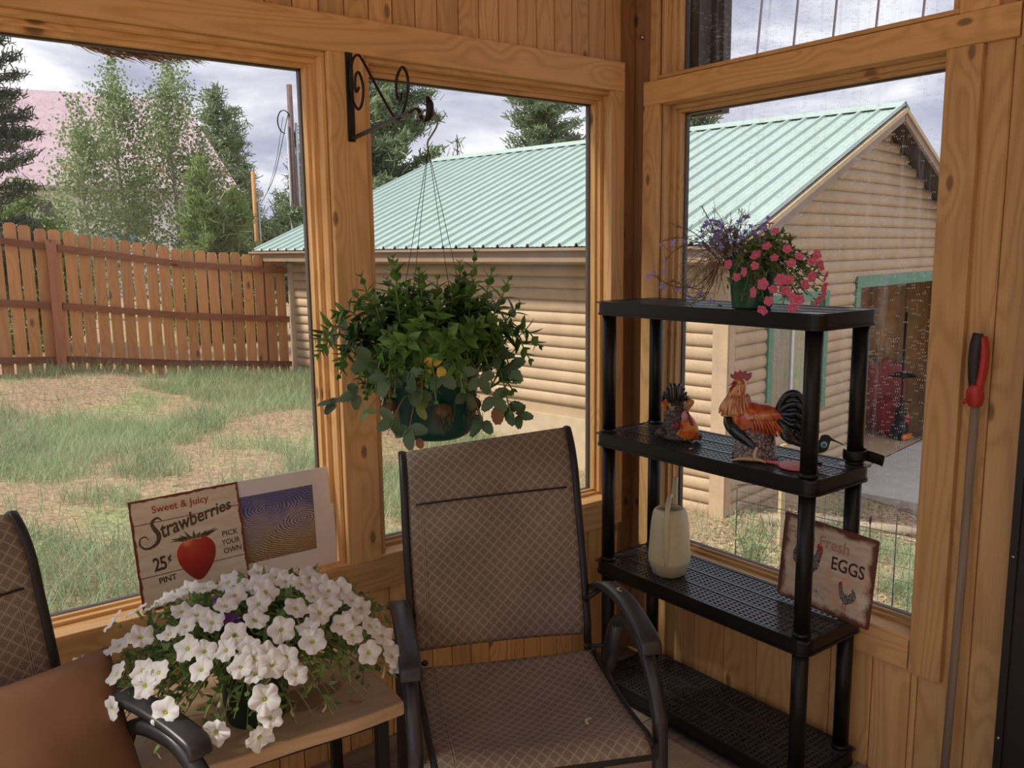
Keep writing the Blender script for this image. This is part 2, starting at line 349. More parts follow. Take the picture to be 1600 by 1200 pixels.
def glassmat(name, rain=False, tint=(.97, .98, .98)):
    m, nt, b = new_mat(name); L = nt.links.new; nt.nodes.remove(b); o = [n for n in nt.nodes if n.type == 'OUTPUT_MATERIAL'][0]
    tr = N(nt, 'ShaderNodeBsdfTransparent'); tr.inputs['Color'].default_value = (*tint, 1)
    gl = N(nt, 'ShaderNodeBsdfGlossy', i_Roughness=.02); fr = N(nt, 'ShaderNodeFresnel', i_IOR=1.3)
    sc = N(nt, 'ShaderNodeMath', operation='MULTIPLY'); sc.inputs[1].default_value = .5; L(fr.outputs[0], sc.inputs[0])
    mx = N(nt, 'ShaderNodeMixShader'); L(sc.outputs[0], mx.inputs['Fac']); L(tr.outputs[0], mx.inputs[1]); L(gl.outputs[0], mx.inputs[2]); last = mx
    tc = N(nt, 'ShaderNodeTexCoord')
    df = N(nt, 'ShaderNodeBsdfTranslucent'); df.inputs['Color'].default_value = (.85, .85, .85, 1)
    d2 = N(nt, 'ShaderNodeBsdfDiffuse'); d2.inputs['Color'].default_value = (.8, .8, .8, 1)
    dm = N(nt, 'ShaderNodeMixShader', i_Fac=.4); L(df.outputs[0], dm.inputs[1]); L(d2.outputs[0], dm.inputs[2])
    # dust film and specks
    nz = N(nt, 'ShaderNodeTexNoise', i_Scale=3.0, i_Detail=5.0); L(tc.outputs['Object'], nz.inputs['Vector'])
    r1 = ramp(nt, [(.45, (.004,)*3), (.75, (.025,)*3)], nz.outputs['Fac'])
    ss = N(nt, 'ShaderNodeSeparateXYZ'); L(tc.outputs['Object'], ss.inputs[0]); sa = N(nt, 'ShaderNodeMath', operation='ADD'); L(ss.outputs[0], sa.inputs[0]); L(ss.outputs[1], sa.inputs[1]); sw = N(nt, 'ShaderNodeMath', operation='MULTIPLY'); sw.inputs[1].default_value = 1.7; L(sa.outputs[0], sw.inputs[0]); sb = N(nt, 'ShaderNodeCombineXYZ'); L(sw.outputs[0], sb.inputs[0]); L(ss.outputs[2], sb.inputs[1])
    v1 = N(nt, 'ShaderNodeTexVoronoi', voronoi_dimensions='2D', i_Scale=115.0 if rain else 90.0); L(sb.outputs[0], v1.inputs['Vector'])
    sc1 = N(nt, 'ShaderNodeSeparateColor'); L(v1.outputs['Color'], sc1.inputs[0])
    lt = N(nt, 'ShaderNodeMath', operation='LESS_THAN'); lt.inputs[1].default_value = .23 if rain else .1; L(v1.outputs['Distance'], lt.inputs[0])
    nm = N(nt, 'ShaderNodeTexNoise', i_Scale=4.5, i_Detail=2.0); L(tc.outputs['Object'], nm.inputs['Vector'])
    g1 = N(nt, 'ShaderNodeMath', operation='MULTIPLY_ADD'); g1.inputs[1].default_value = .55 if rain else .1; g1.inputs[2].default_value = .62 if rain else .9; 
    iv = N(nt, 'ShaderNodeMath', operation='SUBTRACT'); iv.inputs[0].default_value = 1.0; L(nm.outputs['Fac'], iv.inputs[1]); L(iv.outputs[0], g1.inputs[0])
    gt = N(nt, 'ShaderNodeMath', operation='GREATER_THAN'); L(sc1.outputs[0], gt.inputs[0]); L(g1.outputs[0], gt.inputs[1])
    m1 = N(nt, 'ShaderNodeMath', operation='MULTIPLY'); L(lt.outputs[0], m1.inputs[0]); L(gt.outputs[0], m1.inputs[1])
    m2 = N(nt, 'ShaderNodeMath', operation='MULTIPLY'); L(m1.outputs[0], m2.inputs[0]); m2.inputs[1].default_value = .55 if rain else .25
    ad = N(nt, 'ShaderNodeMath', operation='ADD', use_clamp=True); L(m2.outputs[0], ad.inputs[0]); L(r1.outputs['Color'], ad.inputs[1]); fac = ad.outputs[0]
    if rain:  # dried runs of water down the pane
        mu = N(nt, 'ShaderNodeVectorMath', operation='MULTIPLY'); mu.inputs[1].default_value = (60, 60, 3.0); L(tc.outputs['Object'], mu.inputs[0])
        ns = N(nt, 'ShaderNodeTexNoise', i_Scale=1.0, i_Detail=3.0); L(mu.outputs[0], ns.inputs['Vector'])
        rs = ramp(nt, [(.55, (0, 0, 0)), (.78, (.13,)*3)], ns.outputs['Fac'])
        a2 = N(nt, 'ShaderNodeMath', operation='ADD', use_clamp=True); L(fac, a2.inputs[0]); L(rs.outputs['Color'], a2.inputs[1]); fac = a2.outputs[0]
    mm = N(nt, 'ShaderNodeMixShader'); L(fac, mm.inputs['Fac']); L(mx.outputs[0], mm.inputs[1]); L(dm.outputs[0], mm.inputs[2]); L(mm.outputs[0], o.inputs['Surface'])
    return m
G_clear = glassmat('window_glass'); G_rain = glassmat('rain_spotted_glass', True)
wins = [('x', -3.0, -1.166, .6335, 2.071, .0, .105, G_clear), ('x', -1.045, -.0885, .6335, 2.071, .0, .105, G_clear), ('y', -1.085, -.108, .4555, 2.03, .0, .105, G_rain), ('y', -1.107, -.1, 2.115, 2.75, .0, .105, G_rain)]
for i, (ax, lo, hi, z0, z1, face, gd, gm) in enumerate(wins):
    mb = MB(); lining(mb, ax, lo, hi, z0, z1, face); o = struct('window_%d' % (i+1), mb, [M_z, M_x if ax == 'x' else M_y], .0015)
    gk = MB(); gasket(gk, ax, lo+.034, hi-.034, z0+.018, z1-.034, gd-.004); gk.build('window_frame', M_gask, o)
    gb = MB()
    if ax == 'x': gb.box((lo+.036, gd, z0+.018), (hi-.036, gd+.004, z1-.036))
    else: gb.box((gd, lo+.036, z0+.018), (gd+.004, hi-.036, z1-.036))
    gb.build('pane', gm, o)
# sill caps
sc = MB(); sc.box((-3.0, .002, .6245), (-1.06, .075, .634)); sc.box((-1.058, .002, .6245), (-.09, .075, .634)); struct('trim_13', sc, M_x, .002)
sc = MB(); sc.box((.002, -1.08, .445), (.075, -.11, .456)); struct('trim_14', sc, M_y, .002)
# black door beside the stick, right edge of the picture
dr = MB(); dr.box((-.045, -2.25, .012), (.0, -1.337, 2.06)); d1 = dr.build('door_1', plain('black_steel', (.012, .011, .011), .38), kind='structure', bevel=.004)
fr = MB(); fr.box((-.053, -1.36, .012), (-.046, -1.342, 2.06)); fr.build('door_flange', MATS['black_steel'], d1)
for z in (.3, .78, 1.4): s2 = MB(); s2.tube([(-.053, -1.351, z), (-.056, -1.351, z)], .004, 10); s2.build('screw', MATS['galvanized'], d1)
# woven mat
def rugmat():
    m, nt, b = new_mat('woven_mat'); L = nt.links.new; tc = N(nt, 'ShaderNodeTexCoord')
    w1 = N(nt, 'ShaderNodeTexWave', bands_direction='X', i_Scale=42.0, i_Distortion=.6); w2 = N(nt, 'ShaderNodeTexWave', bands_direction='Y', i_Scale=60.0, i_Distortion=.6)
    w1.inputs['Detail Scale'].default_value = 3
    L(tc.outputs['Object'], w1.inputs['Vector']); L(tc.outputs['Object'], w2.inputs['Vector'])
    mu = N(nt, 'ShaderNodeMath', operation='MULTIPLY'); L(w1.outputs['Fac'], mu.inputs[0]); L(w2.outputs['Fac'], mu.inputs[1])
    nz = N(nt, 'ShaderNodeTexNoise', i_Scale=5.0, i_Detail=6.0); L(tc.outputs['Object'], nz.inputs['Vector'])
    ad = N(nt, 'ShaderNodeMath', operation='MULTIPLY_ADD'); ad.inputs[1].default_value = .5; L(nz.outputs['Fac'], ad.inputs[0]); L(mu.outputs[0], ad.inputs[2])
    r = ramp(nt, [(.2, (.24, .17, .12)), (.45, (.50, .40, .30)), (.9, (.74, .65, .52))], ad.outputs[0]); L(r.outputs['Color'], b.inputs['Base Color']); b.inputs['Roughness'].default_value = .95
    bp = N(nt, 'ShaderNodeBump', i_Strength=.7, i_Distance=.003); L(mu.outputs[0], bp.inputs['Height']); L(bp.outputs['Normal'], b.inputs['Normal']); return m
rg = MB(); rg.box((-2.9, -3.2, .0), (-.34, -.14, .006))
for k in range(420):
    x = -2.9+2.56*k/420; rg.tube([(x, -.14, .003), (x+rnd.uniform(-.008, .008), -.128, .003), (x+rnd.uniform(-.012, .012), -.118+rnd.uniform(-.006, .004), .002)], .0022, 4)
rug = rg.build('woven_rug', rugmat()); tag(rug, 'beige woven floor mat with a fringed edge under the chairs', 'rug')

# ================================================================== SHELVING UNIT
M_blk = plain('black_plastic', (.008, .0075, .0075), .38, var=.25, scale=14, spec=.3)
M_slat = plain('black_plastic_sky_sheen', (.045, .044, .050), .27, var=.3, scale=30, spec=.7)  # same black plastic, colour lightened and blued to imitate sky sheen on top
SH = thing('shelving_unit', 'black plastic shelving unit with four ventilated tiers standing in the corner', 'shelf', (-.16, -.5375, 0))
SX0, SX1, SY0, SY1 = -.304, -.015, -.954, -.121
def rrect(x0, x1, y0, y1, r, n=6):
    out = []
    for cx, cy, a0 in ((x1-r, y0+r, -90), (x1-r, y1-r, 0), (x0+r, y1-r, 90), (x0+r, y0+r, 180)):
        for k in range(n+1): a = math.radians(a0+90*k/n); out.append((cx+r*math.cos(a), cy+r*math.sin(a)))
    return out
def ringwall(mb, o1, o2, z0, z1):
    n = len(o1); vs = [(x, y, z0) for x, y in o1]+[(x, y, z1) for x, y in o1]+[(x, y, z1) for x, y in o2]+[(x, y, z0) for x, y in o2]
    fs = []
    for i in range(n):
        j = (i+1) % n; fs += [(i, j, n+j, n+i), (n+i, n+j, 2*n+j, 2*n+i), (2*n+i, 2*n+j, 3*n+j, 3*n+i), (3*n+i, 3*n+j, j, i)]
    mb.add(vs, fs)
def tier(z):
    mb = MB(); x0, x1, y0, y1 = SX0, SX1, SY0, SY1
    ringwall(mb, rrect(x0, x1, y0, y1, .035), rrect(x0+.006, x1-.006, y0+.006, y1-.006, .03), z-.044, z)
    ringwall(mb, rrect(x0-.003, x1+.003, y0-.003, y1+.003, .038), rrect(x0+.004, x1-.004, y0+.004, y1-.004, .032), z-.044, z-.037)
    # corner plates
    for cx in (x0+.004, x1-.064):
        for cy in (y0+.004, y1-.074): mb.prism(rrect(cx, cx+.06, cy, cy+.07, .012), z-.005, z-.0012, mi=1)
    # lattice: slats along the length, slats across, and solid ribs between the fields
    nx = 18; w = (x1-x0-.012)/nx
    for k in range(nx+1):
        x = x0+.006+k*w; t = .0027 if k % 6 else .0050
        mb.box((x-t, y0+.005, z-.006), (x+t, y1-.005, z-(.002 if k % 6 else .0005)), mi=1)
    ny = 44; h = (y1-y0-.012)/ny
    for k in range(ny+1):
        y = y0+.006+k*h; t = .0040
        mb.box((x0+.005, y-t, z-.006), (x1-.005, y+t, z-.0026), mi=1)
    # deep stiffening ribs under the top
    for x in (x0+.05, x0+.145, x0+.24): mb.box((x-.002, y0+.006, z-.03), (x+.002, y1-.006, z-.006))
    for k in range(5): y = y0+.1+k*.155; mb.box((x0+.006, y-.002, z-.025), (x1-.006, y+.002, z-.006))
    mb.build('tier', [M_blk, M_slat], SH, M=Matrix.Translation((.16, .5375, 0)))
TZ = (1.367, .929, .481, .065)
for z in TZ: tier(z)
for px, py in ((SX0+.033, SY0+.036), (SX0+.033, SY1-.036), (SX1-.033, SY0+.036), (SX1-.033, SY1-.036)):
    for z0, z1 in ((.0, .021), (.067, .437), (.483, .885), (.931, 1.323)):
        mb = MB(); mb.lathe([(0, z0), (.0225, z0), (.0225, z1-.0), (0, z1)], 20, (px, py, 0))
        if z0 > 0: mb.lathe([(.0225, z0), (.026, z0), (.026, z0+.006), (.0225, z0+.01)], 20, (px, py, 0))
        mb.build('post' if z0 > 0 else 'foot', M_blk, SH, M=Matrix.Translation((.16, .5375, 0)))
# curled strap clip round the far right post
cl = MB(); cx, cy = SX1-.033, SY0+.036
pts = []
for k in range(19): a = math.radians(120+k*16); pts.append((cx+.031*math.cos(a), cy+.031*math.sin(a), .958))
pts = [(p[0], p[1], p[2]) for p in pts]+[(cx+.01, cy-.045, .956), (cx+.018, cy-.07, .95), (cx+.012, cy-.078, .949)]
cl.tube(pts, .002, 8, ry=.0155); o = cl.build('plastic_clamp', M_blk); tag(o, 'black plastic strap clamp curled round the back right shelf post', 'clamp')
# ================================================================== CHAIRS
def slingmat():
    m, nt, b = new_mat('diamond_sling'); L = nt.links.new; uv = N(nt, 'ShaderNodeTexCoord'); sp = N(nt, 'ShaderNodeSeparateXYZ'); L(uv.outputs['UV'], sp.inputs[0])
    def mth(op, a, c, v=None):
        n = N(nt, 'ShaderNodeMath', operation=op)
        for i, q in enumerate((a, c)):
            if q is None: continue
            if isinstance(q, (int, float)): n.inputs[i].default_value = q
            else: L(q, n.inputs[i])
        return n.outputs[0]
    P = 34.0
    s = mth('MULTIPLY', mth('ADD', sp.outputs[0], sp.outputs[1]), P); d = mth('MULTIPLY', mth('SUBTRACT', sp.outputs[0], sp.outputs[1]), P)
    fa = mth('ABSOLUTE', mth('SUBTRACT', mth('FRACT', s, None), .5), None); fb_ = mth('ABSOLUTE', mth('SUBTRACT', mth('FRACT', d, None), .5), None)
    mx = mth('MAXIMUM', fa, fb_)          # 0 at the diamond's middle, .5 at its edge
    r = ramp(nt, [(.0, (.05,)*3), (.07, (.15,)*3), (.10, (.6,)*3), (.17, (.45,)*3), (.20, (.22,)*3), (.27, (.38,)*3), (.30, (.5,)*3), (.38, (.42,)*3), (.43, (.42,)*3), (.46, (.8,)*3), (.5, (.75,)*3)], mx)
    w1 = N(nt, 'ShaderNodeTexWave', bands_direction='X', i_Scale=100.0); w2 = N(nt, 'ShaderNodeTexWave', bands_direction='Y', i_Scale=100.0); L(uv.outputs['UV'], w1.inputs['Vector']); L(uv.outputs['UV'], w2.inputs['Vector'])
    ww = mth('MULTIPLY', w1.outputs['Fac'], w2.outputs['Fac']); h = mth('ADD', mth('MULTIPLY', ww, .35), mth('MULTIPLY', r.outputs['Color'], .75))
    nz = N(nt, 'ShaderNodeTexNoise', i_Scale=6.0, i_Detail=5.0); L(uv.outputs['Object'], nz.inputs['Vector'])
    h2 = mth('ADD', h, mth('MULTIPLY', mth('SUBTRACT', nz.outputs['Fac'], .5), .35))
    cr = ramp(nt, [(.05, (.06, .043, .030)), (.35, (.185, .142, .103)), (.65, (.39, .315, .235)), (1.0, (.62, .52, .40))], h2)
    L(cr.outputs['Color'], b.inputs['Base Color']); b.inputs['Roughness'].default_value = .62
    bp = N(nt, 'ShaderNodeBump', i_Strength=.6, i_Distance=.0015); L(h, bp.inputs['Height']); L(bp.outputs['Normal'], b.inputs['Normal'])
    tr = N(nt, 'ShaderNodeBsdfTranslucent'); L(cr.outputs['Color'], tr.inputs['Color']); mm = N(nt, 'ShaderNodeMixShader', i_Fac=.12); o = [n for n in nt.nodes if n.type == 'OUTPUT_MATERIAL'][0]
    L(b.outputs['BSDF'], mm.inputs[1]); L(tr.outputs[0], mm.inputs[2]); L(mm.outputs[0], o.inputs['Surface']); return m
M_sling = slingmat(); M_fr = plain('graphite_metal', (.045, .042, .044), .38, metal=.4, var=.3, scale=9); M_seam = plain('seam_thread', (.42, .35, .27), .8)
M_frd = plain('dark_graphite_metal', (.022, .019, .018), .45, metal=.3, var=.3, scale=9)
def make_chair(name, label, x, y, yaw, tilt=0.0, rec=0.0, group=None):
    """local frame: X to the sitter's left (viewer's right), -Y forward, origin on the floor under the seat's front edge"""
    t = thing(name, label, 'chair', (x, y, 0), yaw, group)
    # back: rises from a slightly dished sling, head roll bends backward
    bp = [(.487, .465), (.49, .50), (.525, .60), (.565, .72), (.60, .82), (.625, .90), (.655, .955), (.692, .992), (.705, .99)]
    bp = [(Y+rec*(Z-.46)/.5, Z) for Y, Z in bp]; sp_ = spline([(0, Y, Z) for Y, Z in bp], 6)
    arc = [0]
    for i in range(1, len(sp_)): arc.append(arc[-1]+(sp_[i]-sp_[i-1]).length)
    def wid(z): return .238+.004*math.sin((z-.46)*6)
    def back(u, v):
        q_ = v*arc[-1]; i = max([k_ for k_ in range(len(sp_)-1) if arc[k_] <= q_+1e-9]); f = (q_-arc[i])/(arc[i+1]-arc[i]); p = sp_[i].lerp(sp_[i+1], f); s = (u-.5)*2
        return Vector((s*wid(p.z), p.y+.014*(1-s*s)*(1-v*.6), p.z+tilt*s*v*v))
    mb = MB(); mb.grid(back, 24, 48, uvs=(.48, arc[-1])); bk = mb.build('backrest', M_sling, t, solid=.004)
    # piping seam of the head rest and stitched side hems
    sm = MB(); v0 = .69
    sm.tube([back(.05+.9*k/24, v0)+Vector((0, -.005, 0)) for k in range(25)], .0028, 6); sm.build('seam', M_frd, bk)
    hm = MB()
    for u in (.075, .085, .915, .925): hm = MB(); hm.tube([back(u, .02+k*.0112*1.0)+Vector((0, -.0035, 0)) for k in range(56)], .0006, 4); hm.build('stitching', M_seam, bk)
    for s in (-1, 1):
        mb = MB(); path = [back(.5+s*.5, k/40) for k in range(41)]; path = [Vector((s*(wid(p.z)+.006), p.y, p.z)) + Vector((0, 0, tilt*0)) for p in path]
        path = [path[0]+Vector((0, -.012, -.06))]+path
        mb.tube(path, .0075, 8, ry=.0115); mb.build('back_rail', M_frd, t)
    # seat
    sq = [(.425, .447), (.38, .436), (.2, .425), (.08, .430), (.02, .436), (-.012, .425), (-.022, .408)]
    ss = spline([(0, Y, Z) for Y, Z in sq], 6)
    sarc = [0]
    for i in range(1, len(ss)): sarc.append(sarc[-1]+(ss[i]-ss[i-1]).length)
    def seat(u, v):
        q_ = v*sarc[-1]; i = max([k_ for k_ in range(len(ss)-1) if sarc[k_] <= q_+1e-9]); f = (q_-sarc[i])/(sarc[i+1]-sarc[i]); p = ss[i].lerp(ss[i+1], f); s = (u-.5)*2
        return Vector((s*(.236+.006*v), p.y, p.z-.014*(1-s*s)*math.sin(PI*min(1, v+.1))))
    mb = MB(); mb.grid(lambda u, v: seat(1-u, v), 24, 36, uvs=(.48, sarc[-1])); se = mb.build('seat', M_sling, t, solid=.004)
    hm = MB()
    for u in (.075, .088, .912, .925): hm = MB(); hm.tube([seat(u, .02+k*.0165)+Vector((0, 0, .0035)) for k in range(56)], .0007, 4); hm.build('stitching', M_seam, se)
    for s in (-1, 1):
        mb = MB(); mb.tube([Vector((s*.246, p.y, p.z-.006)) for p in ss[:-6]], .008, 8, ry=.013); mb.build('seat_rail', M_frd, t)
    mb = MB(); mb.bar((-.27, .012, .395), (.27, .012, .395), .022, .04); mb.bar((-.24, .43, .425), (.24, .43, .425), .022, .025); mb.build('seat_frame', M_frd, t, bevel=.003)
    for s in (-1, 1):
        X = s*.284
        # arm rest: flat arched bar with rolled front
        mb = MB(); ap = spline([(X, .575, .560), (X, .52, .592), (X, .42, .628), (X, .30, .642), (X, .19, .634), (X, .115, .618), (X, .096, .606), (X, .092, .588)], 5)
        mb.tube(ap, .026, 12, ry=lerp([.005, .009, .0105, .0105, .0105, .010, .009, .006], 5), upv=(0, 0, 1), power=.5); mb.build('arm', M_fr, t)
        # front leg that sweeps up, over and back (the looped side frame)
        mb = MB(); lp = [(X, .02, 0), (X, .028, .25), (X, .036, .46), (X, .08, .53), (X, .15, .588), (X, .21, .600), (X, .29, .590), (X, .36, .54), (X, .40, .46), (X, .415, .40)]
        sp3 = spline(lp[2:], 6); path = [Vector(lp[0]), Vector(lp[1]), Vector((X, .034, .44))]+sp3
        mb.tube(path, .0175, 8, ry=.0155, power=.45, upv=(0, -1, 0)); mb.build('leg', M_fr, t)
        mb = MB(); mb.tube([(X, .33, .57), (X, .42, .38), (X, .46, .2), (X, .52, 0)], .0165, 8, ry=.014, power=.45, upv=(0, -1, 0)); mb.build('leg', M_fr, t)
        mb = MB(); mb.tube([(X, .21, .600), (X, .21, .634)], .012, 10); mb.build('arm_support', M_frd, t); mb = MB(); mb.tube([(X, .49, .593), (s*.238, .5, .56)], .008, 8); mb.build('arm_pivot', M_frd, t); mb = MB()
        mb.tube([(X, .395, .47), (s*.225, .42, .462)], .0055, 8); mb.ball((s*.222, .421, .462), (.009, .009, .009), 8); mb.build('bolt', M_frd, t); mb = MB(); mb.ball((X-s*.022, .034, .39), (.009, .012, .012), 8); mb.build('bolt', M_frd, t)
    return t
chA = make_chair('patio_chair', 'brown diamond-weave sling chair with black arms, empty, in front of the shelves', -1.126, -.845, -.4508, tilt=.024)
chB = make_chair('patio_chair', 'brown sling chair cut by the left frame edge, with a tan cushion on it', -2.045, -.815, .33, rec=-.06)
# dry leaf bits on the chair
for nm, lb, cat, pos, rz in (('leaf_scrap', 'tiny dry leaf curl lying on the chair seat', 'leaf', (.13, .10, .4335), .6), ('leaf_scrap', 'pale curled petal lying on the right arm of the empty chair', 'petal', (.284, .33, .6535), 1.1)):
    mb = MB(); mb.tube(spline([(-.012, -.004, .0), (-.004, .004, .002), (.006, .002, .003), (.012, -.006, .001)], 4), [.001]+[.0032]*5+[.003]*6+[.0008], 6, ry=.0008)
    c, s_ = math.cos(-.4508), math.sin(-.4508); P = Vector((-1.126+pos[0]*c-pos[1]*s_, -.845+pos[0]*s_+pos[1]*c, pos[2]))
    o = mb.build(nm, plain('dry_petal', (.62, .52, .32), .8)); o.location = P; o.rotation_euler = (0, 0, rz); tag(o, lb, cat)
# cushion
def cushion():
    mb = MB(); n = 26
    def f(sgn):
        def g(u, v):
            a, b_ = (u-.5)*2, (v-.5)*2; e = max(0, (1-abs(a)**3.2)*(1-abs(b_)**3.2)); w_ = .5+.0
            pin = 1-.07*(1-abs(a)**2)*abs(b_)**4; pin2 = 1-.07*(1-abs(b_)**2)*abs(a)**4
            h = sgn*.072*e**.5+.007*noise.noise(Vector((a*2.2, b_*2.2, sgn*3)))*e+.004*math.sin(7*a+3*b_)*e*(abs(a)+abs(b_))*.5
            return Vector((a*.26*pin2, b_*.26*pin, h))
        return g
    mb.grid(f(1), n, n); mb.grid(lambda u, v: f(-1)(1-u, v), n, n)
    m = plain('tan_suede', (.20, .098, .045), .85, var=.16, scale=5)
    o = mb.build('cushion', m, sub=1); tag(o, 'tan brown suede cushion propped in the left chair', 'cushion'); return o
cu = cushion()
cu.matrix_world = Matrix.Translation((-2.105, -.515, .52)) @ Matrix.Rotation(.35, 4, 'Z') @ Matrix.Rotation(math.radians(55), 4, 'X') @ Matrix.Rotation(math.radians(-6), 4, 'Z')

# ================================================================== TABLE
TB = thing('side_table', 'light wooden slab side table on black legs under the white petunias', 'table', (-1.62, -.32, 0), math.radians(-5))
M_tab = wood('table_wood', (.60, .42, .25), (.46, .29, .155), axis=0, rough=.45, knots=False, pvar=.05)
mb = MB(); P = []
x0, x1, y0, y1 = -.52, .335, -.195, .215
for k in range(20): u = k/19; P.append((x0+(x1-x0)*u, y0+.005*math.sin(7*u)+.003*math.sin(19*u+1)))
P += [(x1+.004, y0+.08), (x1-.004, y0+.2), (x1+.002, y1)]
for k in range(20): u = 1-k/19; P.append((x0+(x1-x0)*u, y1+.005*math.sin(6*u+2)))
mb.prism(P, .448, .482); mb.build('table_top', M_tab, TB, bevel=.006)
for a in (-.44, .29):
    for b_ in (-.15, .17): mb = MB(); mb.bar((a, b_, 0), (a, b_, .43), .028, .028, (0, 1, 0)); mb.build('leg', M_blk, TB, bevel=.002)
mb = MB(); 
for b_ in (-.15, .17): mb.bar((-.44, b_, .436), (.29, b_, .436), .024, .024)
for a in (-.44, .29): mb.bar((a, -.15, .436), (a, .17, .436), .024, .0235)
mb.build('table_frame', M_blk, TB)
st = MB(); P = [(.075*math.cos(a)*(1+.25*math.sin(2*a+1)), .05*math.sin(a)*(1+.2*math.cos(3*a))) for a in [2*PI*k/30 for k in range(30)]]
st.prism(P, 0, .0006); so = st.build('dark_table_patch', plain('dark_patch_wood', (.27, .145, .07), .3, var=.15, scale=18), TB); so.location = (.155, -.04, .4822); so.rotation_euler = (0, 0, .2)  # darker, smoother patch on the table top beside the pot
for k, (px, py) in enumerate(((-1.47, -.45), (-1.385, -.33), (-1.40, -.47))):
    mb = MB(); mb.tube(spline([(-.018, 0, .0), (-.004, .005, .003), (.012, -.002, .002)], 4), [.0008]+[.003]*7+[.001], 6, ry=.0012)
    o = mb.build('dead_flower', plain('dead_brown', (.30, .19, .10), .9)); o.location = (px, py, .4855); o.rotation_euler = (0, 0, k*1.3)
    tag(o, ['small dry brown flower lying on the table by the dark patch', 'brown crumb of dead flower at the far right of the table top', 'small dark crumb lying near the front edge of the table top'][k], 'dead flower')

# ================================================================== PICTURES ON THE SILL
def mathn(nt, op, a, c=None):
    n = N(nt, 'ShaderNodeMath', operation=op)
    for i, q in enumerate((a, c)):
        if q is None: continue
        if isinstance(q, (int, float)): n.inputs[i].default_value = q
        else: nt.links.new(q, n.inputs[i])
    return n.outputs[0]
def signmat(name, base, worn, edgecol, w_, h_, seams=(), diamonds=False, edge=.010):
    """object coordinates: x across 0..w, y up 0..h; worn rusty edge, plank seams painted on"""
    m, nt, b = new_mat(name); L = nt.links.new; tc = N(nt, 'ShaderNodeTexCoord'); sp = N(nt, 'ShaderNodeSeparateXYZ'); L(tc.outputs['Object'], sp.inputs[0])
    x, y = sp.outputs[0], sp.outputs[1]
    nz = N(nt, 'ShaderNodeTexNoise', i_Scale=22.0 if not diamonds else 16.0, i_Detail=6.0, i_Roughness=.65); L(tc.outputs['Object'], nz.inputs['Vector'])
    mv = N(nt, 'ShaderNodeVectorMath', operation='MULTIPLY'); mv.inputs[1].default_value = (9, 45, 9); L(tc.outputs['Object'], mv.inputs[0])
    n2 = N(nt, 'ShaderNodeTexNoise', i_Scale=1.0, i_Detail=4.0); L(mv.outputs[0], n2.inputs['Vector'])
    r = ramp(nt, [(.35, base), (.68, worn)], n2.outputs['Fac']); col = r.outputs['Color']
    def mix(fac, c2):
        nonlocal col
        mx = N(nt, 'ShaderNodeMix', data_type='RGBA'); L(fac, mx.inputs['Factor']); L(col, mx.inputs[6])
        if isinstance(c2, tuple): mx.inputs[7].default_value = (*c2, 1)
        else: L(c2, mx.inputs[7])
        col = mx.outputs[2]
    if diamonds:
        s = mathn(nt, 'FRACT', mathn(nt, 'ADD', mathn(nt, 'MULTIPLY', x, 17.0), mathn(nt, 'MULTIPLY', y, 8.5))); d = mathn(nt, 'FRACT', mathn(nt, 'SUBTRACT', mathn(nt, 'MULTIPLY', x, 17.0), mathn(nt, 'MULTIPLY', y, 8.5)))
        q = mathn(nt, 'MULTIPLY', mathn(nt, 'GREATER_THAN', s, .5), mathn(nt, 'GREATER_THAN', d, .5)); q = mathn(nt, 'MULTIPLY', q, mathn(nt, 'LESS_THAN', y, .165)); mix(mathn(nt, 'MULTIPLY', q, .8), (.62, .40, .25))
    for k, sy in enumerate(seams):
        q = mathn(nt, 'LESS_THAN', mathn(nt, 'ABSOLUTE', mathn(nt, 'SUBTRACT', y, sy)), .0011); mix(q, edgecol)
    ex = mathn(nt, 'MINIMUM', x, mathn(nt, 'SUBTRACT', w_, x)); ey = mathn(nt, 'MINIMUM', y, mathn(nt, 'SUBTRACT', h_, y)); e = mathn(nt, 'MINIMUM', ex, ey)
    e2 = mathn(nt, 'SUBTRACT', e, mathn(nt, 'MULTIPLY', mathn(nt, 'SUBTRACT', nz.outputs['Fac'], .42), edge*(2.2 if not diamonds else 6)))
    rr = ramp(nt, [(0, (1, 1, 1)), (.0035/.05, (1, 1, 1)), ((.0055 if not diamonds else .02)/.05, (0, 0, 0))], mathn(nt, 'MULTIPLY', e2, 20.0)); 
    mix(rr.outputs['Color'], edgecol)
    L(col, b.inputs['Base Color']); b.inputs['Roughness'].default_value = .45; return m
def place_panel(origin, xdir, updir):
    x = Vector(xdir).normalized(); u = Vector(updir); u = (u-x*u.dot(x)).normalized(); z = x.cross(u); M = Matrix((x, u, z)).transposed().to_4x4(); M.translation = Vector(origin); return M
SW, SHh = .282, .285
M1 = place_panel((-1.737, .018, .6345), (1, .0, .02), (-.0, .16, 1))
sg = MB(); P = []
for k in range(60):
    q = k/60*4; s_ = int(q); f = q-s_; j = .0016*noise.noise(Vector((k*.9, 0, 0)))
    P.append([(f*SW, j), (SW+j, f*SHh), ((1-f)*SW, SHh+j), (j, (1-f)*SHh)][s_])
sg.prism(P, -.0015, .0015)
S1 = sg.build('strawberry_sign', signmat('sign_cream', (.72, .66, .52), (.60, .50, .36), (.17, .03, .025), SW, SHh, (.222, .086)), M=M1)
tag(S1, 'square cream tin sign with a big red strawberry leaning on the window sill', 'sign')
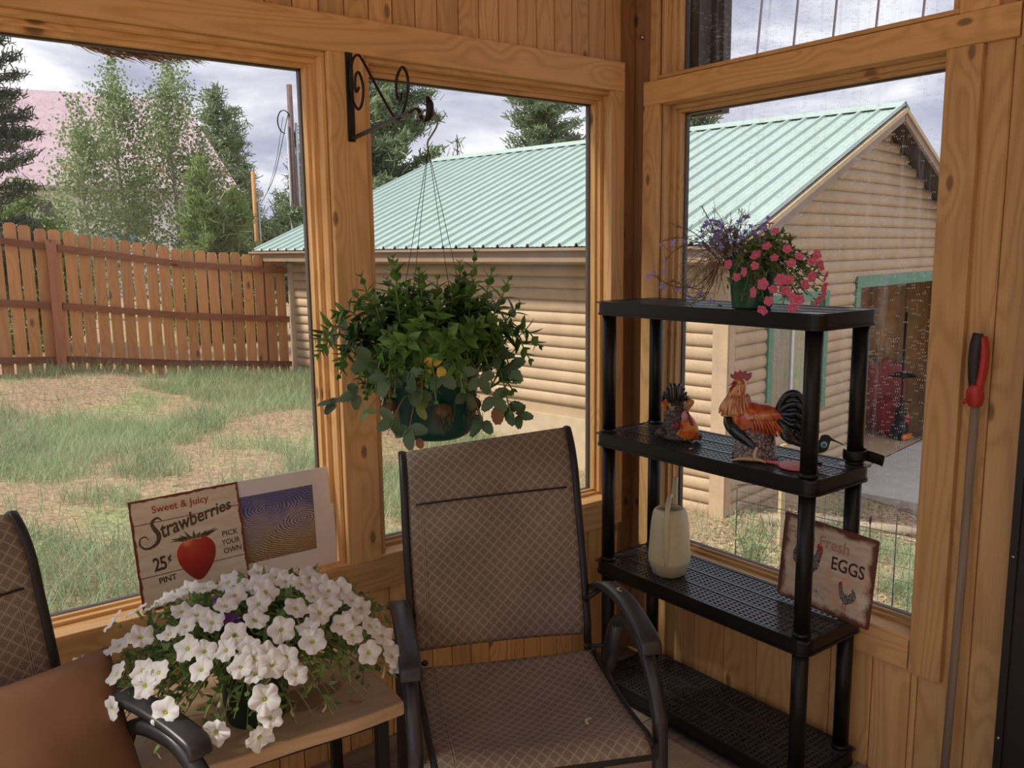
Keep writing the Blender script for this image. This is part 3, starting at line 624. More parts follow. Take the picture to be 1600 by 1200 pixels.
# the painted strawberry
bz = MB(); P = []
for k in range(48):
    a = 2*PI*k/48; x = math.sin(a); y = math.cos(a); r = 1.0
    wx = .050*(1 if y > 0 else 1-.40*(-y)**1.7); P.append((.151+x*wx*(1+.1*max(0, y)), .118+y*(.046 if y > 0 else .070)-(.008 if abs(x) < .3 and y > 0 else 0)))
bz.prism(P, .0016, .0020)
m, nt, b = new_mat('painted_strawberry'); tc = N(nt, 'ShaderNodeTexCoord'); nz = N(nt, 'ShaderNodeTexNoise', i_Scale=30.0, i_Detail=5.0); nt.links.new(tc.outputs['Object'], nz.inputs['Vector'])
vd = N(nt, 'ShaderNodeVectorMath', operation='DISTANCE'); nt.links.new(tc.outputs['Object'], vd.inputs[0]); vd.inputs[1].default_value = (.128, .155, 0)
q = mathn(nt, 'MULTIPLY', mathn(nt, 'ADD', vd.outputs['Value'], mathn(nt, 'MULTIPLY', nz.outputs['Fac'], .02)), 9.0); r = ramp(nt, [(.08, (.78, .33, .16)), (.25, (.55, .06, .03)), (.55, (.42, .025, .02)), (.95, (.24, .02, .02))], q)
nt.links.new(r.outputs['Color'], b.inputs['Base Color']); b.inputs['Roughness'].default_value = .4; bz.build('painted_strawberry', m, S1)
cx = MB()
for k in range(17):
    a = math.radians(-78+156*k/16); L_ = .022+.010*math.sin(k*2.4); c0 = Vector((.15+.030*math.sin(a)*1.1, .163, 0)); tip = c0+Vector((math.sin(a)*L_*1.25, math.cos(a)*L_*.55-(.006 if k % 2 else -.004), 0)); sd_ = Vector((math.cos(a), -math.sin(a), 0))*.005
    cx.prism([tuple((c0-sd_)[:2]), tuple((tip)[:2]), tuple((c0+sd_)[:2]), (c0.x, c0.y-.007)], .0021, .0026, mi=k % 2)
cx.build('painted_calyx', [plain('calyx_olive', (.14, .085, .035), .6), plain('calyx_brown', (.26, .18, .07), .6)], S1)
I = Matrix.Identity(4); T = Matrix.Translation; Rz = lambda d: Matrix.Rotation(math.radians(d), 4, 'Z')
l1 = MB(); text_mb('Sweet & Juicy', .026, l1, T((.054, .246, .0018)) @ Rz(1), bold=.0003, spacing=1.02); l1.build('lettering', plain('sign_red', (.40, .04, .03), .5), S1, label='small red line of lettering')
l2 = MB(); warp = lambda v: Vector((v.x, v.y*(1.0-.9*v.x), v.z))
text_mb('trawberries', .053, l2, T((.070, .178, .0018)) @ Rz(12), bold=.0011, shear=.25, warp=lambda v: Vector((v.x*.765, v.y*(1.1-1.4*v.x), v.z)))
l2.tube(spline([(.075, .224, 0), (.066, .232, 0), (.055, .228, 0), (.050, .218, 0), (.056, .203, 0), (.063, .188, 0), (.058, .170, 0), (.042, .160, 0), (.026, .160, 0), (.015, .172, 0), (.018, .187, 0), (.030, .190, 0), (.037, .181, 0)], 5), lerp([.0012, .0026, .0034, .0042, .0052, .0058, .0050, .0034, .0026, .0022, .0020, .0016, .001], 5), 8, ry=.0004, M=T((0, 0, .0022)), upv=(0, 0, 1))
l2.build('lettering', plain('sign_brown', (.085, .055, .03), .5), S1)
l3 = MB(); l4 = MB(); l5 = MB(); text_mb('25', .046, l3, T((.040, .097, .0018)) @ Rz(3), bold=.0009, spacing=.9, warp=lambda v: Vector((v.x*.8, v.y*1.05, v.z))); text_mb('¢', .026, l3, T((.077, .116, .0018)), bold=.0006, warp=lambda v: Vector((v.x*.8, v.y, v.z)))
text_mb('PINT', .021, l4, T((.048, .063, .0018)) @ Rz(3), bold=.0004); text_mb('PICK', .0205, l5, T((.222, .147, .0018)) @ Rz(-1), bold=.0001); text_mb('YOUR', .0205, l5, T((.219, .123, .0018)) @ Rz(1), bold=.0001, warp=lambda v: Vector((v.x*.88, v.y, v.z))); text_mb('OWN', .0205, l5, T((.221, .100, .0018)) @ Rz(2), bold=.0001, warp=lambda v: Vector((v.x*.92, v.y, v.z)))
for l_ in (l3, l4, l5): l_.build('lettering', plain('sign_black', (.05, .03, .025), .5), S1)
# matted print
PW, PH = .395, .288
M2 = place_panel((-1.578, .042, .6345), (1, .0, -.005), (0, .075, 1))
pm = MB(); pm.box((0, 0, -.002), (PW, PH, .0)); S2 = pm.build('matted_print', plain('white_mat_board', (.80, .77, .76), .7, var=.02), M=M2); tag(S2, 'unframed print of rippled water in a white mat behind the strawberry sign', 'picture')
m, nt, b = new_mat('water_print'); L = nt.links.new; tc = N(nt, 'ShaderNodeTexCoord'); sp = N(nt, 'ShaderNodeSeparateXYZ'); L(tc.outputs['Object'], sp.inputs[0])
def rings(cx_, cy_, sx, sy, f, ds):
    mp_ = N(nt, 'ShaderNodeMapping'); mp_.inputs['Location'].default_value = (-cx_*sx, -cy_*sy, 0); mp_.inputs['Scale'].default_value = (sx, sy, 0); L(tc.outputs['Object'], mp_.inputs['Vector'])
    wv = N(nt, 'ShaderNodeTexWave', wave_type='RINGS', rings_direction='SPHERICAL', i_Scale=f*1.15, i_Distortion=ds*2.2, i_Detail=2.0); L(mp_.outputs['Vector'], wv.inputs['Vector']); wv.inputs['Detail Scale'].default_value = 1.2
    return wv.outputs['Fac']
ra, rb = rings(.20, .20, 1, 2.3, 26, 1.8), rings(.30, .15, 1, 2.0, 26, 2.0)
side = mathn(nt, 'LESS_THAN', mathn(nt, 'ADD', mathn(nt, 'MULTIPLY', sp.outputs[0], .8), mathn(nt, 'SUBTRACT', .20, sp.outputs[1])), .235)
rg_ = mathn(nt, 'ADD', mathn(nt, 'MULTIPLY', ra, side), mathn(nt, 'MULTIPLY', rb, mathn(nt, 'SUBTRACT', 1.0, side)))
nz = N(nt, 'ShaderNodeTexNoise', i_Scale=14.0, i_Detail=6.0); L(tc.outputs['Object'], nz.inputs['Vector'])
g_ = mathn(nt, 'ADD', mathn(nt, 'MULTIPLY', sp.outputs[1], 3.4), mathn(nt, 'MULTIPLY', nz.outputs['Fac'], .55)); r0 = ramp(nt, [(.40, (.30, .21, .10)), (.60, (.42, .33, .19)), (.82, (.34, .31, .38)), (1.0, (.13, .15, .33))], g_)
dk = ramp(nt, [(.2, (.25, .23, .3)), (.5, (.9, .9, .95)), (.9, (1.5, 1.45, 1.4))], rg_); mxx = N(nt, 'ShaderNodeMix', data_type='RGBA', blend_type='MULTIPLY'); mxx.inputs['Factor'].default_value = .8; L(r0.outputs['Color'], mxx.inputs[6]); L(dk.outputs['Color'], mxx.inputs[7]); L(mxx.outputs[2], b.inputs['Base Color']); b.inputs['Roughness'].default_value = .3
pb = MB(); pb.box((.06, .055, 0), (PW-.062, PH-.045, .0008)); pb.build('print', m, S2)
# egg sign
EW, EH = .30, .262
M3 = place_panel((-.092, -.712, .492), (.0, -1, -.05), (.035, -.11, 1))
eg = MB(); eg.prism(rrect(0, EW, 0, EH, .006, 3), -.0015, .0015); S3 = eg.build('egg_sign', signmat('sign_rusty', (.66, .55, .42), (.50, .36, .25), (.13, .04, .025), EW, EH, (), True, .012), M=M3)
tag(S3, 'rusty tin sign with hens and eggs leaning at the right end of the third tier', 'sign')
e1 = MB(); text_mb('Farm Fresh', .044, e1, T((.018, .192, .0018)), bold=.0006, warp=lambda v: Vector((v.x*1.0, v.y*1.1, v.z))); e1.build('lettering', plain('faded_brown', (.42, .24, .15), .6), S3, label='faded brown lettering')
e2 = MB(); text_mb('EGGS', .047, e2, T((.165, .138, .0018)), bold=.0006, warp=lambda v: Vector((v.x*.92, v.y*1.15, v.z))); e2.build('lettering', plain('sign_maroon', (.055, .015, .018), .5), S3, label='dark maroon lettering')
def hen(mb, x, y, s, flip=1):
    body = [(-.9, .55), (-.75, .95), (-.5, 1.15), (-.45, .75), (-.2, .5), (.15, .5), (.35, .8), (.45, 1.15), (.62, 1.2), (.74, 1.02), (.68, .6), (.6, .15), (.35, -.2), (.1, -.42), (-.2, -.35), (-.6, -.1), (-.85, .2)]
    P = [(x+flip*a*s, y+b_*s) for a, b_ in body]
    if flip < 0: P.reverse()
    mb.prism(P, .0016, .0019, mi=0)
    P = [(x+flip*a*s, y+b_*s) for a, b_ in [(.42, 1.18), (.45, 1.4), (.6, 1.42), (.72, 1.32), (.78, 1.1), (.72, .85), (.66, .9), (.68, 1.1)]]
    if flip < 0: P.reverse()
    mb.prism(P, .0019, .0022, mi=1)
    for lx in (-.05, .2): mb.prism([(x+flip*(lx-.03)*s, y-.95*s), (x+flip*(lx+.03)*s, y-.95*s), (x+flip*(lx+.04)*s, y-.35*s), (x+flip*(lx-.04)*s, y-.35*s)] if flip > 0 else [(x+flip*(lx+.03)*s, y-.95*s), (x+flip*(lx-.03)*s, y-.95*s), (x+flip*(lx-.04)*s, y-.35*s), (x+flip*(lx+.04)*s, y-.35*s)], .0014, .0018, mi=1)
def speck(name, a, c):
    m, nt, b = new_mat(name); tc = N(nt, 'ShaderNodeTexCoord'); vo = N(nt, 'ShaderNodeTexVoronoi', i_Scale=330.0); nt.links.new(tc.outputs['Object'], vo.inputs['Vector']); r = ramp(nt, [(.3, c), (.45, a)], vo.outputs['Distance']); nt.links.new(r.outputs['Color'], b.inputs['Base Color']); return m
h1 = MB(); hen(h1, .092, .115, .058); h1.build('printed_hen', [speck('hen_black_white', (.02, .018, .018), (.55, .5, .45)), plain('hen_red', (.45, .03, .03), .5)], S3)
h2 = MB(); hen(h2, .222, .062, .034, -1); h2.build('printed_hen', [speck('hen_grey', (.08, .07, .06), (.5, .45, .4)), MATS['hen_red']], S3)
for (a, b_, rr_) in ((.110, .050, 0), (.128, .048, .5), (.131, .060, .3), (.152, .043, 1.2), (.247, .036, .9)):
    mb = MB(); P = [((.0115)*math.cos(t), .0088*math.sin(t)) for t in [2*PI*k/18 for k in range(18)]]; mb.prism([(a+p[0]*math.cos(rr_+1)-p[1]*math.sin(rr_+1), b_+p[0]*math.sin(rr_+1)+p[1]*math.cos(rr_+1)) for p in P], .0016, .0022)
    mb.build('printed_egg', plain('egg_paint', (.50, .47, .38), .5, var=.1, scale=60), S3)

# ================================================================== THINGS ON THE SHELVES
# watering can
WC = thing('watering_can', 'cream plastic watering can standing on the third shelf tier', 'watering can', (-.205, -.375, .4815), 0)
M_can = plain('cream_plastic', (.58, .54, .34), .42, var=.05, scale=60); M_can2 = plain('cream_plastic_base', (.46, .43, .28), .5, var=.05, scale=60)
mb = MB(); mb.lathe([(0, 0), (.045, 0), (.050, .004), (.0635, .043), (.0640, .048)], 40, sq=.82); mb.build('base', M_can2, WC, label='slightly darker base')
mb = MB(); mb.lathe([(.064, .048), (.0650, .062), (.058, .170), (.053, .205), (.048, .218), (.040, .224), (.037, .220), (.040, .208), (.050, .17), (.059, .06), (.055, .03), (0, .028)], 40, sq=.84); mb.build('body', M_can, WC)
# handle: broad strap from the front base over the mouth; lies in the plane facing the camera side
hd = Vector((-.83, -.56, 0)).normalized()
def hp(r, z): return Vector((hd.x*r, hd.y*r, z))
mb = MB(); mb.tube(spline([hp(.062, .042), hp(.072, .08), hp(.076, .14), hp(.070, .20), hp(.055, .236), hp(.028, .258), hp(-.005, .262), hp(-.030, .250), hp(-.042, .222)], 6), .0075, 10, ry=.0055, upv=tuple(hd)); mb.build('handle', M_can, WC)
mb = MB(); mb.tube(spline([hp(-.048, .06), hp(-.078, .12), hp(-.098, .20), hp(-.108, .262), hp(-.122, .292)], 6), lerp([.020, .015, .011, .009, .0085], 6), 14); mb.build('spout', M_can, WC)

# --- ceramic rooster cookie jar
def glazed(name, stops, scale=(9, 9, 9), rough=.16, dist=1.0, axis=None):
    m, nt, b = new_mat(name); tc = N(nt, 'ShaderNodeTexCoord'); mv = N(nt, 'ShaderNodeVectorMath', operation='MULTIPLY'); mv.inputs[1].default_value = scale; nt.links.new(tc.outputs['Object'], mv.inputs[0])
    nz = N(nt, 'ShaderNodeTexNoise', i_Scale=1.0, i_Detail=3.0, i_Distortion=dist); nt.links.new(mv.outputs[0], nz.inputs['Vector']); r = ramp(nt, stops, nz.outputs['Fac']); nt.links.new(r.outputs['Color'], b.inputs['Base Color']); b.inputs['Roughness'].default_value = rough
    b.inputs['Coat Weight'].default_value = .15; bp = N(nt, 'ShaderNodeBump', i_Strength=.5, i_Distance=.004); nt.links.new(nz.outputs['Fac'], bp.inputs['Height']); nt.links.new(bp.outputs['Normal'], b.inputs['Normal']); return m
RO = thing('rooster_jar', 'glazed ceramic rooster cookie jar with red comb and black tail, on the second tier', 'figurine', (-.20, -.675, .930), math.radians(-58))
# local: -X towards the head (left in view), +X to the tail, -Y towards the viewer
mbase = MB(); mbase.lathe([(0, 0), (.066, 0), (.068, .005), (.064, .012), (.050, .085), (.040, .098), (0, .10)], 36, (.015, 0, 0))
m, nt, b = new_mat('basket_base'); tc = N(nt, 'ShaderNodeTexCoord'); vo = N(nt, 'ShaderNodeTexVoronoi', i_Scale=130.0); nt.links.new(tc.outputs['Object'], vo.inputs['Vector']); r = ramp(nt, [(.15, (.42, .36, .30)), (.5, (.14, .10, .09)), (.9, (.03, .02, .02))], vo.outputs['Distance']); nt.links.new(r.outputs['Color'], b.inputs['Base Color']); b.inputs['Roughness'].default_value = .35
bp = N(nt, 'ShaderNodeBump', i_Strength=.8, i_Distance=.002); nt.links.new(vo.outputs['Distance'], bp.inputs['Height']); bp.invert = True; nt.links.new(bp.outputs['Normal'], b.inputs['Normal']); M_bask = m
mbase.build('basket_base', M_bask, RO)
M_hack = glazed('rooster_hackle', [(.30, (.72, .44, .20)), (.46, (.66, .30, .10)), (.52, (.45, .10, .035)), (.62, (.70, .38, .15))], (38, 38, 11)); M_breast = glazed('rooster_saddle', [(.30, (.75, .50, .22)), (.44, (.60, .16, .05)), (.60, (.42, .05, .02)), (.72, (.70, .32, .12))], (26, 26, 14))
M_blue = glazed('rooster_tail', [(.3, (.008, .009, .010)), (.5, (.014, .018, .022)), (.66, (.02, .045, .07)), (.8, (.09, .11, .12))], (20, 20, 20)); M_red = glazed('rooster_red', [(.3, (.22, .008, .01)), (.7, (.36, .015, .018))], (30, 30, 30), .35); M_bone = plain('rooster_leg', (.62, .46, .22), .25)
def ell(mb, pts, rx, ry, n=18, sub=6, M=None): mb.tube(spline(pts, sub), lerp(rx, sub), n, ry=lerp(ry, sub), upv=(0, 0, 1), M=M)
mb = MB(); ell(mb, [(-.058, 0, .118), (-.048, 0, .122), (-.02, 0, .118), (.02, 0, .113), (.06, 0, .118), (.085, 0, .125), (.096, 0, .128)], [.012, .036, .048, .047, .038, .026, .012], [.012, .040, .052, .050, .042, .028, .012]); mb.build('body', M_breast, RO)
mb = MB(); ell(mb, [(-.038, 0, .128), (-.042, 0, .150), (-.040, 0, .175), (-.034, 0, .198), (-.032, 0, .214), (-.032, 0, .222)], [.048, .043, .034, .023, .019, .008], [.048, .042, .030, .020, .017, .008]); mb.build('neck', M_hack, RO)
mb = MB()
for k in range(26):      # hackle and breast feathers with pointed tips
    a = 2*PI*k/26; r0, r1 = .030, .052; ca, sa = math.cos(a), math.sin(a); mb.tube(spline([(-.037+r0*ca*.9, r0*sa, .183), (-.040+.043*ca, .043*sa, .152), (-.038+r1*ca, r1*sa, .128+.006*(k % 2))], 4), lerp([.004, .008, .001], 4), 6, ry=.0035)
mb.build('hackle_feathers', M_hack, RO)
mb = MB(); mb.ball((-.036, 0, .215), (.019, .015, .016), 14); mb.build('head', M_hack, RO)
mb = MB(); mb.ball((-.046, -.0105, .214), (.011, .006, .009), 12); mb.ball((-.046, .0105, .214), (.011, .006, .009), 12)
P = [(.0, 0), (-.012, .006), (-.014, .018), (-.006, .014), (-.002, .026), (.005, .019), (.011, .030), (.017, .021), (.025, .029), (.029, .019), (.040, .024), (.040, .010), (.030, -.004), (.020, .004), (.010, .0)]
Pm = [( -.046+a*1.12, .226+b_*1.0) for a, b_ in P]
mb.add([(a, -.0045, c) for a, c in Pm]+[(a, .0045, c) for a, c in Pm], [tuple(range(len(Pm))), tuple(range(2*len(Pm)-1, len(Pm)-1, -1))]+[(i, len(Pm)+i, len(Pm)+(i+1) % len(Pm), (i+1) % len(Pm)) for i in range(len(Pm))])
mb.build('comb', M_red, RO, bevel=.0015)
mb = MB(); mb.tube(spline([(-.052, -.004, .208), (-.058, -.005, .196), (-.055, -.005, .184), (-.050, -.004, .182)], 5), lerp([.004, .008, .007, .002], 5), 10, ry=lerp([.003, .006, .005, .002], 5)); mb.ball((-.040, -.013, .200), (.006, .003, .007), 10); mb.build('wattle', M_red, RO)
mb = MB(); mb.tube([(-.053, 0, .214), (-.062, 0, .211), (-.068, 0, .207)], [.0045, .003, .0005], 8); mb.build('beak', M_bone, RO)
mb = MB(); mb.ball((-.0475, -.0162, .216), (.0025, .0015, .0025), 8); mb.ball((-.0475, .0162, .216), (.0025, .0015, .0025), 8); mb.build('eye', plain('black_gloss', (.01, .01, .01), .1), RO)
mb = MB()       # black wing and thigh sweeping down to the leg
for s in (-1, 1):
    ell(mb, [(-.064, s*.006, .132), (-.062, s*.022, .108), (-.045, s*.034, .085), (-.020, s*.042, .066), (.006, s*.050, .050), (.022, s*.056, .036)], [.004, .013, .017, .015, .013, .006], [.004, .018, .022, .020, .013, .006], 14)
ell(mb, [(-.064, 0, .13), (-.062, 0, .10), (-.045, 0, .078), (-.01, 0, .066)], [.012, .030, .034, .030], [.010, .016, .018, .012], 16)
mb.build('wing', M_blue, RO)
mb = MB()
for s in (-1, 1):
    for k in range(9): y = s*(.040-.0025*k); mb.tube(spline([(.005+.008*k, s*.047, .120), (.012+.009*k, s*(.052-.0015*k), .098), (.010+.011*k, s*(.046-.002*k), .072+.002*(k % 3))], 4), lerp([.004, .008, .0008], 4), 6, ry=.004)
    mb.build('saddle_feathers', M_breast, RO); mb = MB()
mb = MB()       # tail: overlapping sickle feathers
for k in range(13):
    s = (-1, 1, 0)[k % 3]; t = k/12; y = s*.010*(1-.2*t); hgt = .205-.115*t; out = .135+.028*math.sin(t*PI)
    mb.tube(spline([(.070, y, .120-.012*t), (.080+.01*t, y*1.6, .160-.055*t), (.100+.018*t, y*2, hgt-.012), (.130, y*2, hgt-.010-.004*t), (out+.020, y*1.6, hgt-.055+.006*t), (out+.010, y, hgt-.098+.03*t)], 5), lerp([.006, .010, .012, .011, .009, .001], 5), 8, ry=lerp([.006, .009, .009, .009, .008, .001], 5))
for k in range(8): s = (-1, 1)[k % 2]; mb.tube(spline([(.07+.003*k, s*.02, .120-.004*k), (.098, s*.028, .100-.005*k), (.118+.003*k, s*.022, .072-.003*k), (.108+.006*k, s*.014, .050)], 4), lerp([.010, .014, .012, .002], 4), 8, ry=.010)
mb.build('tail', M_blue, RO)
mb = MB(); mb.tube(spline([(.024, -.056, .042), (.020, -.062, .022), (.020, -.066, .006)], 4), lerp([.006, .0045, .005], 4), 10)
for tx, ty in ((-.045, -.080), (-.035, -.060), (.052, -.082), (.038, -.070)): mb.tube(spline([(.020, -.066, .007), ((.02+tx)/2, (-.066+ty)/2, .009), (tx, ty, .0045)], 3), lerp([.0048, .005, .0022], 3), 8)
mb.build('leg', M_bone, RO)
mb = MB(); mb.tube([(-.040+.0500*math.cos(a), .0500*math.sin(a), .131+.004*math.cos(a)) for a in [2*PI*k/40 for k in range(41)]], .0008, 5); mb.build('lid_line', plain('lid_seam', (.05, .02, .02), .6), RO)

# --- tumbling hen figurine
HE = thing('tumbling_hen', 'resin hen figurine upside down with black tail feathers up, left on the second tier', 'figurine', (-.185, -.395, .930), math.radians(-52))
def knit(name, c1, c2, sc=90):
    m, nt, b = new_mat(name); tc = N(nt, 'ShaderNodeTexCoord'); vo = N(nt, 'ShaderNodeTexVoronoi', i_Scale=float(sc)); nt.links.new(tc.outputs['Object'], vo.inputs['Vector']); r = ramp(nt, [(.1, c2), (.7, c1)], vo.outputs['Distance']); nt.links.new(r.outputs['Color'], b.inputs['Base Color']); b.inputs['Roughness'].default_value = .5
    bp = N(nt, 'ShaderNodeBump', i_Strength=1.0, i_Distance=.003); nt.links.new(vo.outputs['Distance'], bp.inputs['Height']); bp.invert = True; nt.links.new(bp.outputs['Normal'], b.inputs['Normal']); return m
M_br = knit('hen_feathers', (.035, .024, .022), (.13, .095, .085)); M_or = glazed('hen_orange', [(.35, (.72, .42, .05)), (.5, (.70, .22, .02)), (.62, (.60, .10, .02))], (30, 30, 14), .35)
mb = MB(); ell(mb, [(-.004, 0, .002), (-.004, 0, .012), (-.004, 0, .03), (-.010, 0, .06), (-.014, 0, .09), (-.012, 0, .115), (-.010, 0, .13)], [.048, .062, .052, .046, .040, .030, .016], [.042, .054, .046, .042, .038, .028, .014], 22); mb.build('body', M_br, HE)
mb = MB(); 
for s in (-1, 1): ell(mb, [(s*.030-.004, -.010, .015), (s*.052-.006, -.012, .024), (s*.060-.006, .0, .014), (s*.05, .02, .008)], [.016, .018, .016, .008], [.014, .016, .013, .008], 12)
mb.build('wing', M_br, HE)
mb = MB()
for k in range(9):
    a = math.radians(-62+15.5*k); hgt = .178-.00011*(k-4)**2*30+.006*(k % 2); x = -.018+.040*math.sin(a); y = -.014*math.cos(a)*(1 if k % 2 else -1)
    mb.tube(spline([(-.012+.012*math.sin(a), y*.6, .108), (x, y, .142), (x*1.05, y*1.1, hgt-.008), (x+.006*(1 if x > -.018 else -1), y*.6, hgt+.002)], 5), lerp([.007, .0095, .008, .002], 5), 8, ry=.0055)
mb.build('tail', M_blue, HE)
mb = MB()
for (sx, sz) in ((-.046, .10), (.028, .105)):
    for k in range(5): mb.tube(spline([(sx*.8-.008+.002*k, -.012+.004*k, sz-.006), (sx+.004*(k-2), -.020+.005*k, sz+.014), (sx+.005*(k-2), -.016+.005*k, sz+.032-.004*abs(k-2))], 4), lerp([.005, .008, .001], 4), 6, ry=.004)
    mb.build('rump_feathers', M_or, HE); mb = MB()
mb = MB()       # orange neck hanging forward, head to the lower right
ell(mb, [(.018, -.020, .085), (.024, -.036, .070), (.030, -.046, .045), (.030, -.044, .018)], [.012, .022, .030, .022], [.010, .016, .020, .014], 16)
for k in range(18): a = math.radians(-100+200*k/17); mb.tube(spline([(.026+.008*math.sin(a), -.050, .07), (.028+.026*math.sin(a), -.062+.012*abs(math.sin(a)), .040), (.020+.036*math.sin(a), -.058+.020*abs(math.sin(a)), .010+.006*(k % 2))], 4), lerp([.003, .0065, .001], 4), 6, ry=.004)
mb.build('neck', M_or, HE)
mb = MB(); mb.ball((.018, -.054, .088), (.013, .012, .018), 12); mb.build('head', plain('hen_face', (.55, .28, .26), .4), HE)
mb = MB()
for k in range(6): mb.ball((.024+.003*k, -.060, .100-.007*k), (.0055, .004, .0055), 8)
mb.ball((-.010, -.062, .056), (.014, .008, .007), 10); mb.ball((-.004, -.060, .060), (.008, .008, .010), 10); mb.build('comb', M_red, HE)
for s, q in ((-1, (-.030, -.040, .112)), (1, (.016, -.030, .118))):
    mb = MB(); mb.tube(spline([(q[0]*.8, q[1]*.6, q[2]-.014), q, (q[0]-.003, q[1]-.004, q[2]+.014)], 4), lerp([.006, .005, .003], 4), 8)
    for dx, dz in ((.014, -.006), (.016, .004), (-.006, .010)): mb.tube([q, (q[0]+dx, q[1]-.008, q[2]+dz)], [.0035, .002], 7)
    mb.build('foot', plain('hen_foot', (.36, .29, .19), .5), HE)
# --- hummingbird silhouette ornament
HB = thing('hummingbird_ornament', 'flat black hummingbird ornament with a turquoise spiral disc, right end of the second tier', 'ornament', (-.115, -.835, .930), math.radians(-54))
def flatpoly(mb, P, y0, y1): mb.add([(a, y0, c) for a, c in P]+[(a, y1, c) for a, c in P], [tuple(range(len(P)-1, -1, -1)), tuple(range(len(P), 2*len(P)))]+[(i, (i+1) % len(P), len(P)+(i+1) % len(P), len(P)+i) for i in range(len(P))])
hb = [(-.036, 0), (.020, 0), (.006, .006), (.002, .018), (.010, .026), (.024, .031), (.034, .040), (.038, .054), (.043, .064), (.072, .054), (.078, .051), (.074, .056), (.044, .071), (.036, .079), (.024, .081), (.014, .076), (.010, .064), (.004, .072), (-.004, .098), (-.018, .124), (-.020, .110), (-.028, .128), (-.030, .102), (-.044, .118), (-.040, .07), (-.036, .04)]
mb = MB(); flatpoly(mb, [(p.x, p.y) for p in spline([(a, c, 0) for a, c in hb], 3)[:-1]], -.0015, .0015); mb.build('silhouette', M_blk, HB)
mb = MB(); mb.tube([(.023, -.0016, .052), (.023, -.0035, .052)], .0115, 24)
m, nt, b = new_mat('turquoise_spiral'); tc = N(nt, 'ShaderNodeTexCoord'); mp_ = N(nt, 'ShaderNodeMapping'); mp_.inputs['Location'].default_value = (-.023, 0, -.052); nt.links.new(tc.outputs['Object'], mp_.inputs['Vector']); wv = N(nt, 'ShaderNodeTexWave', wave_type='RINGS', rings_direction='SPHERICAL', i_Scale=60.0, i_Distortion=1.0); nt.links.new(mp_.outputs[0], wv.inputs['Vector']); r = ramp(nt, [(.2, (.02, .12, .16)), (.6, (.20, .50, .55)), (.9, (.5, .75, .75))], wv.outputs['Fac']); nt.links.new(r.outputs['Color'], b.inputs['Base Color']); b.inputs['Roughness'].default_value = .2
mb.build('spiral_disc', m, HB)
mb = MB(); mb.box((-.036, -.014, 0), (.020, .014, .003)); mb.build('stand', M_blk, HB)
# --- pink paddle
PK = thing('pink_paddle', 'pink plastic paddle with a white price sticker lying on the second tier', 'paddle', (-.20, -.84, .9298), math.radians(-75))
M_pk = plain('pink_plastic', (.80, .22, .23), .4, var=.06)
mb = MB(); mb.prism([(.055*math.cos(a), .048*math.sin(a)) for a in [2*PI*k/36 for k in range(36)]], .0, .007); mb.build('blade', M_pk, PK, bevel=.002)
mb = MB(); mb.prism([(-.050, -.011), (-.050, .011), (-.075, .0075), (-.125, .010), (-.130, .0), (-.125, -.010), (-.075, -.0075)][::-1], .001, .008); mb.build('handle', M_pk, PK, bevel=.002)
mb = MB(); mb.box((-.016, -.008, .0075), (.014, .010, .008)); mb.build('sticker', plain('paper_white', (.75, .68, .6), .7), PK, M=Matrix.Rotation(.5, 4, 'Z'))
# crumbs
for k, (px, py, z, lb) in enumerate(((-.262, -.505, .9292, 'tiny pale crumb on the second tier between the two bird figurines'), (-.285, -.52, 1.3672, 'small dry flower bit on the shelf top left of the green pot'), (-.24, -.585, 1.3672, 'reddish dry petal lying on the shelf top beside the green pot'))):
    mb = MB(); mb.tube([(-.006, 0, .002), (0, .001, .004), (.007, 0, .002)], [.001, .003, .001], 6, ry=.0018); o = mb.build('petal_crumb', MATS['dry_petal'] if k < 2 else plain('red_dry', (.2, .05, .03), .8)); o.location = (px, py, z); o.rotation_euler = (0, 0, k*.9); tag(o, lb, 'crumb')
# --- pole with saw handle against the right wall
PO = thing('saw_pole', 'long weathered wooden pole with a red and black grip leaning on the right wall', 'pole', (-.03, -1.216, 0))
M_pole = wood('weathered_pole', (.28, .22, .155), (.18, .135, .09), axis=2, rough=.8, knots=False)
def pw(x, y, z): return Vector((x+.03, y+1.216, z))
mb = MB(); mb.tube([pw(-.035, -1.215, .005), pw(-.018, -1.217, .6), pw(-.014, -1.219, 1.16)], .0108, 12); mb.build('shaft', M_pole, PO)
M_redp = plain('red_rubber', (.42, .022, .018), .4); 
mb = MB(); mb.tube(spline([pw(-.016, -1.219, 1.135), pw(-.018, -1.219, 1.15), pw(-.020, -1.219, 1.168), pw(-.022, -1.222, 1.19)], 4), lerp([.017, .021, .021, .014], 4), 14, ry=lerp([.016, .018, .018, .014], 4)); mb.tube([pw(-.02, -1.204, 1.152), pw(-.03, -1.196, 1.138)], [.006, .004], 8)
mb.tube(spline([pw(-.018, -1.226, 1.18), pw(-.018, -1.232, 1.22), pw(-.018, -1.234, 1.27), pw(-.018, -1.228, 1.31)], 4), lerp([.011, .012, .012, .009], 4), 10, ry=.013); mb.build('collar', M_redp, PO, label='red rubber collar')
mb = MB(); mb.tube(spline([pw(-.020, -1.216, 1.18), pw(-.024, -1.214, 1.21), pw(-.026, -1.214, 1.25), pw(-.026, -1.216, 1.29), pw(-.024, -1.218, 1.318)], 5), lerp([.012, .013, .015, .0155, .012], 5), 14, ry=lerp([.013, .0125, .013, .0135, .011], 5)); mb.build('grip', plain('black_rubber', (.016, .015, .016), .5), PO, label='black rubber grip')
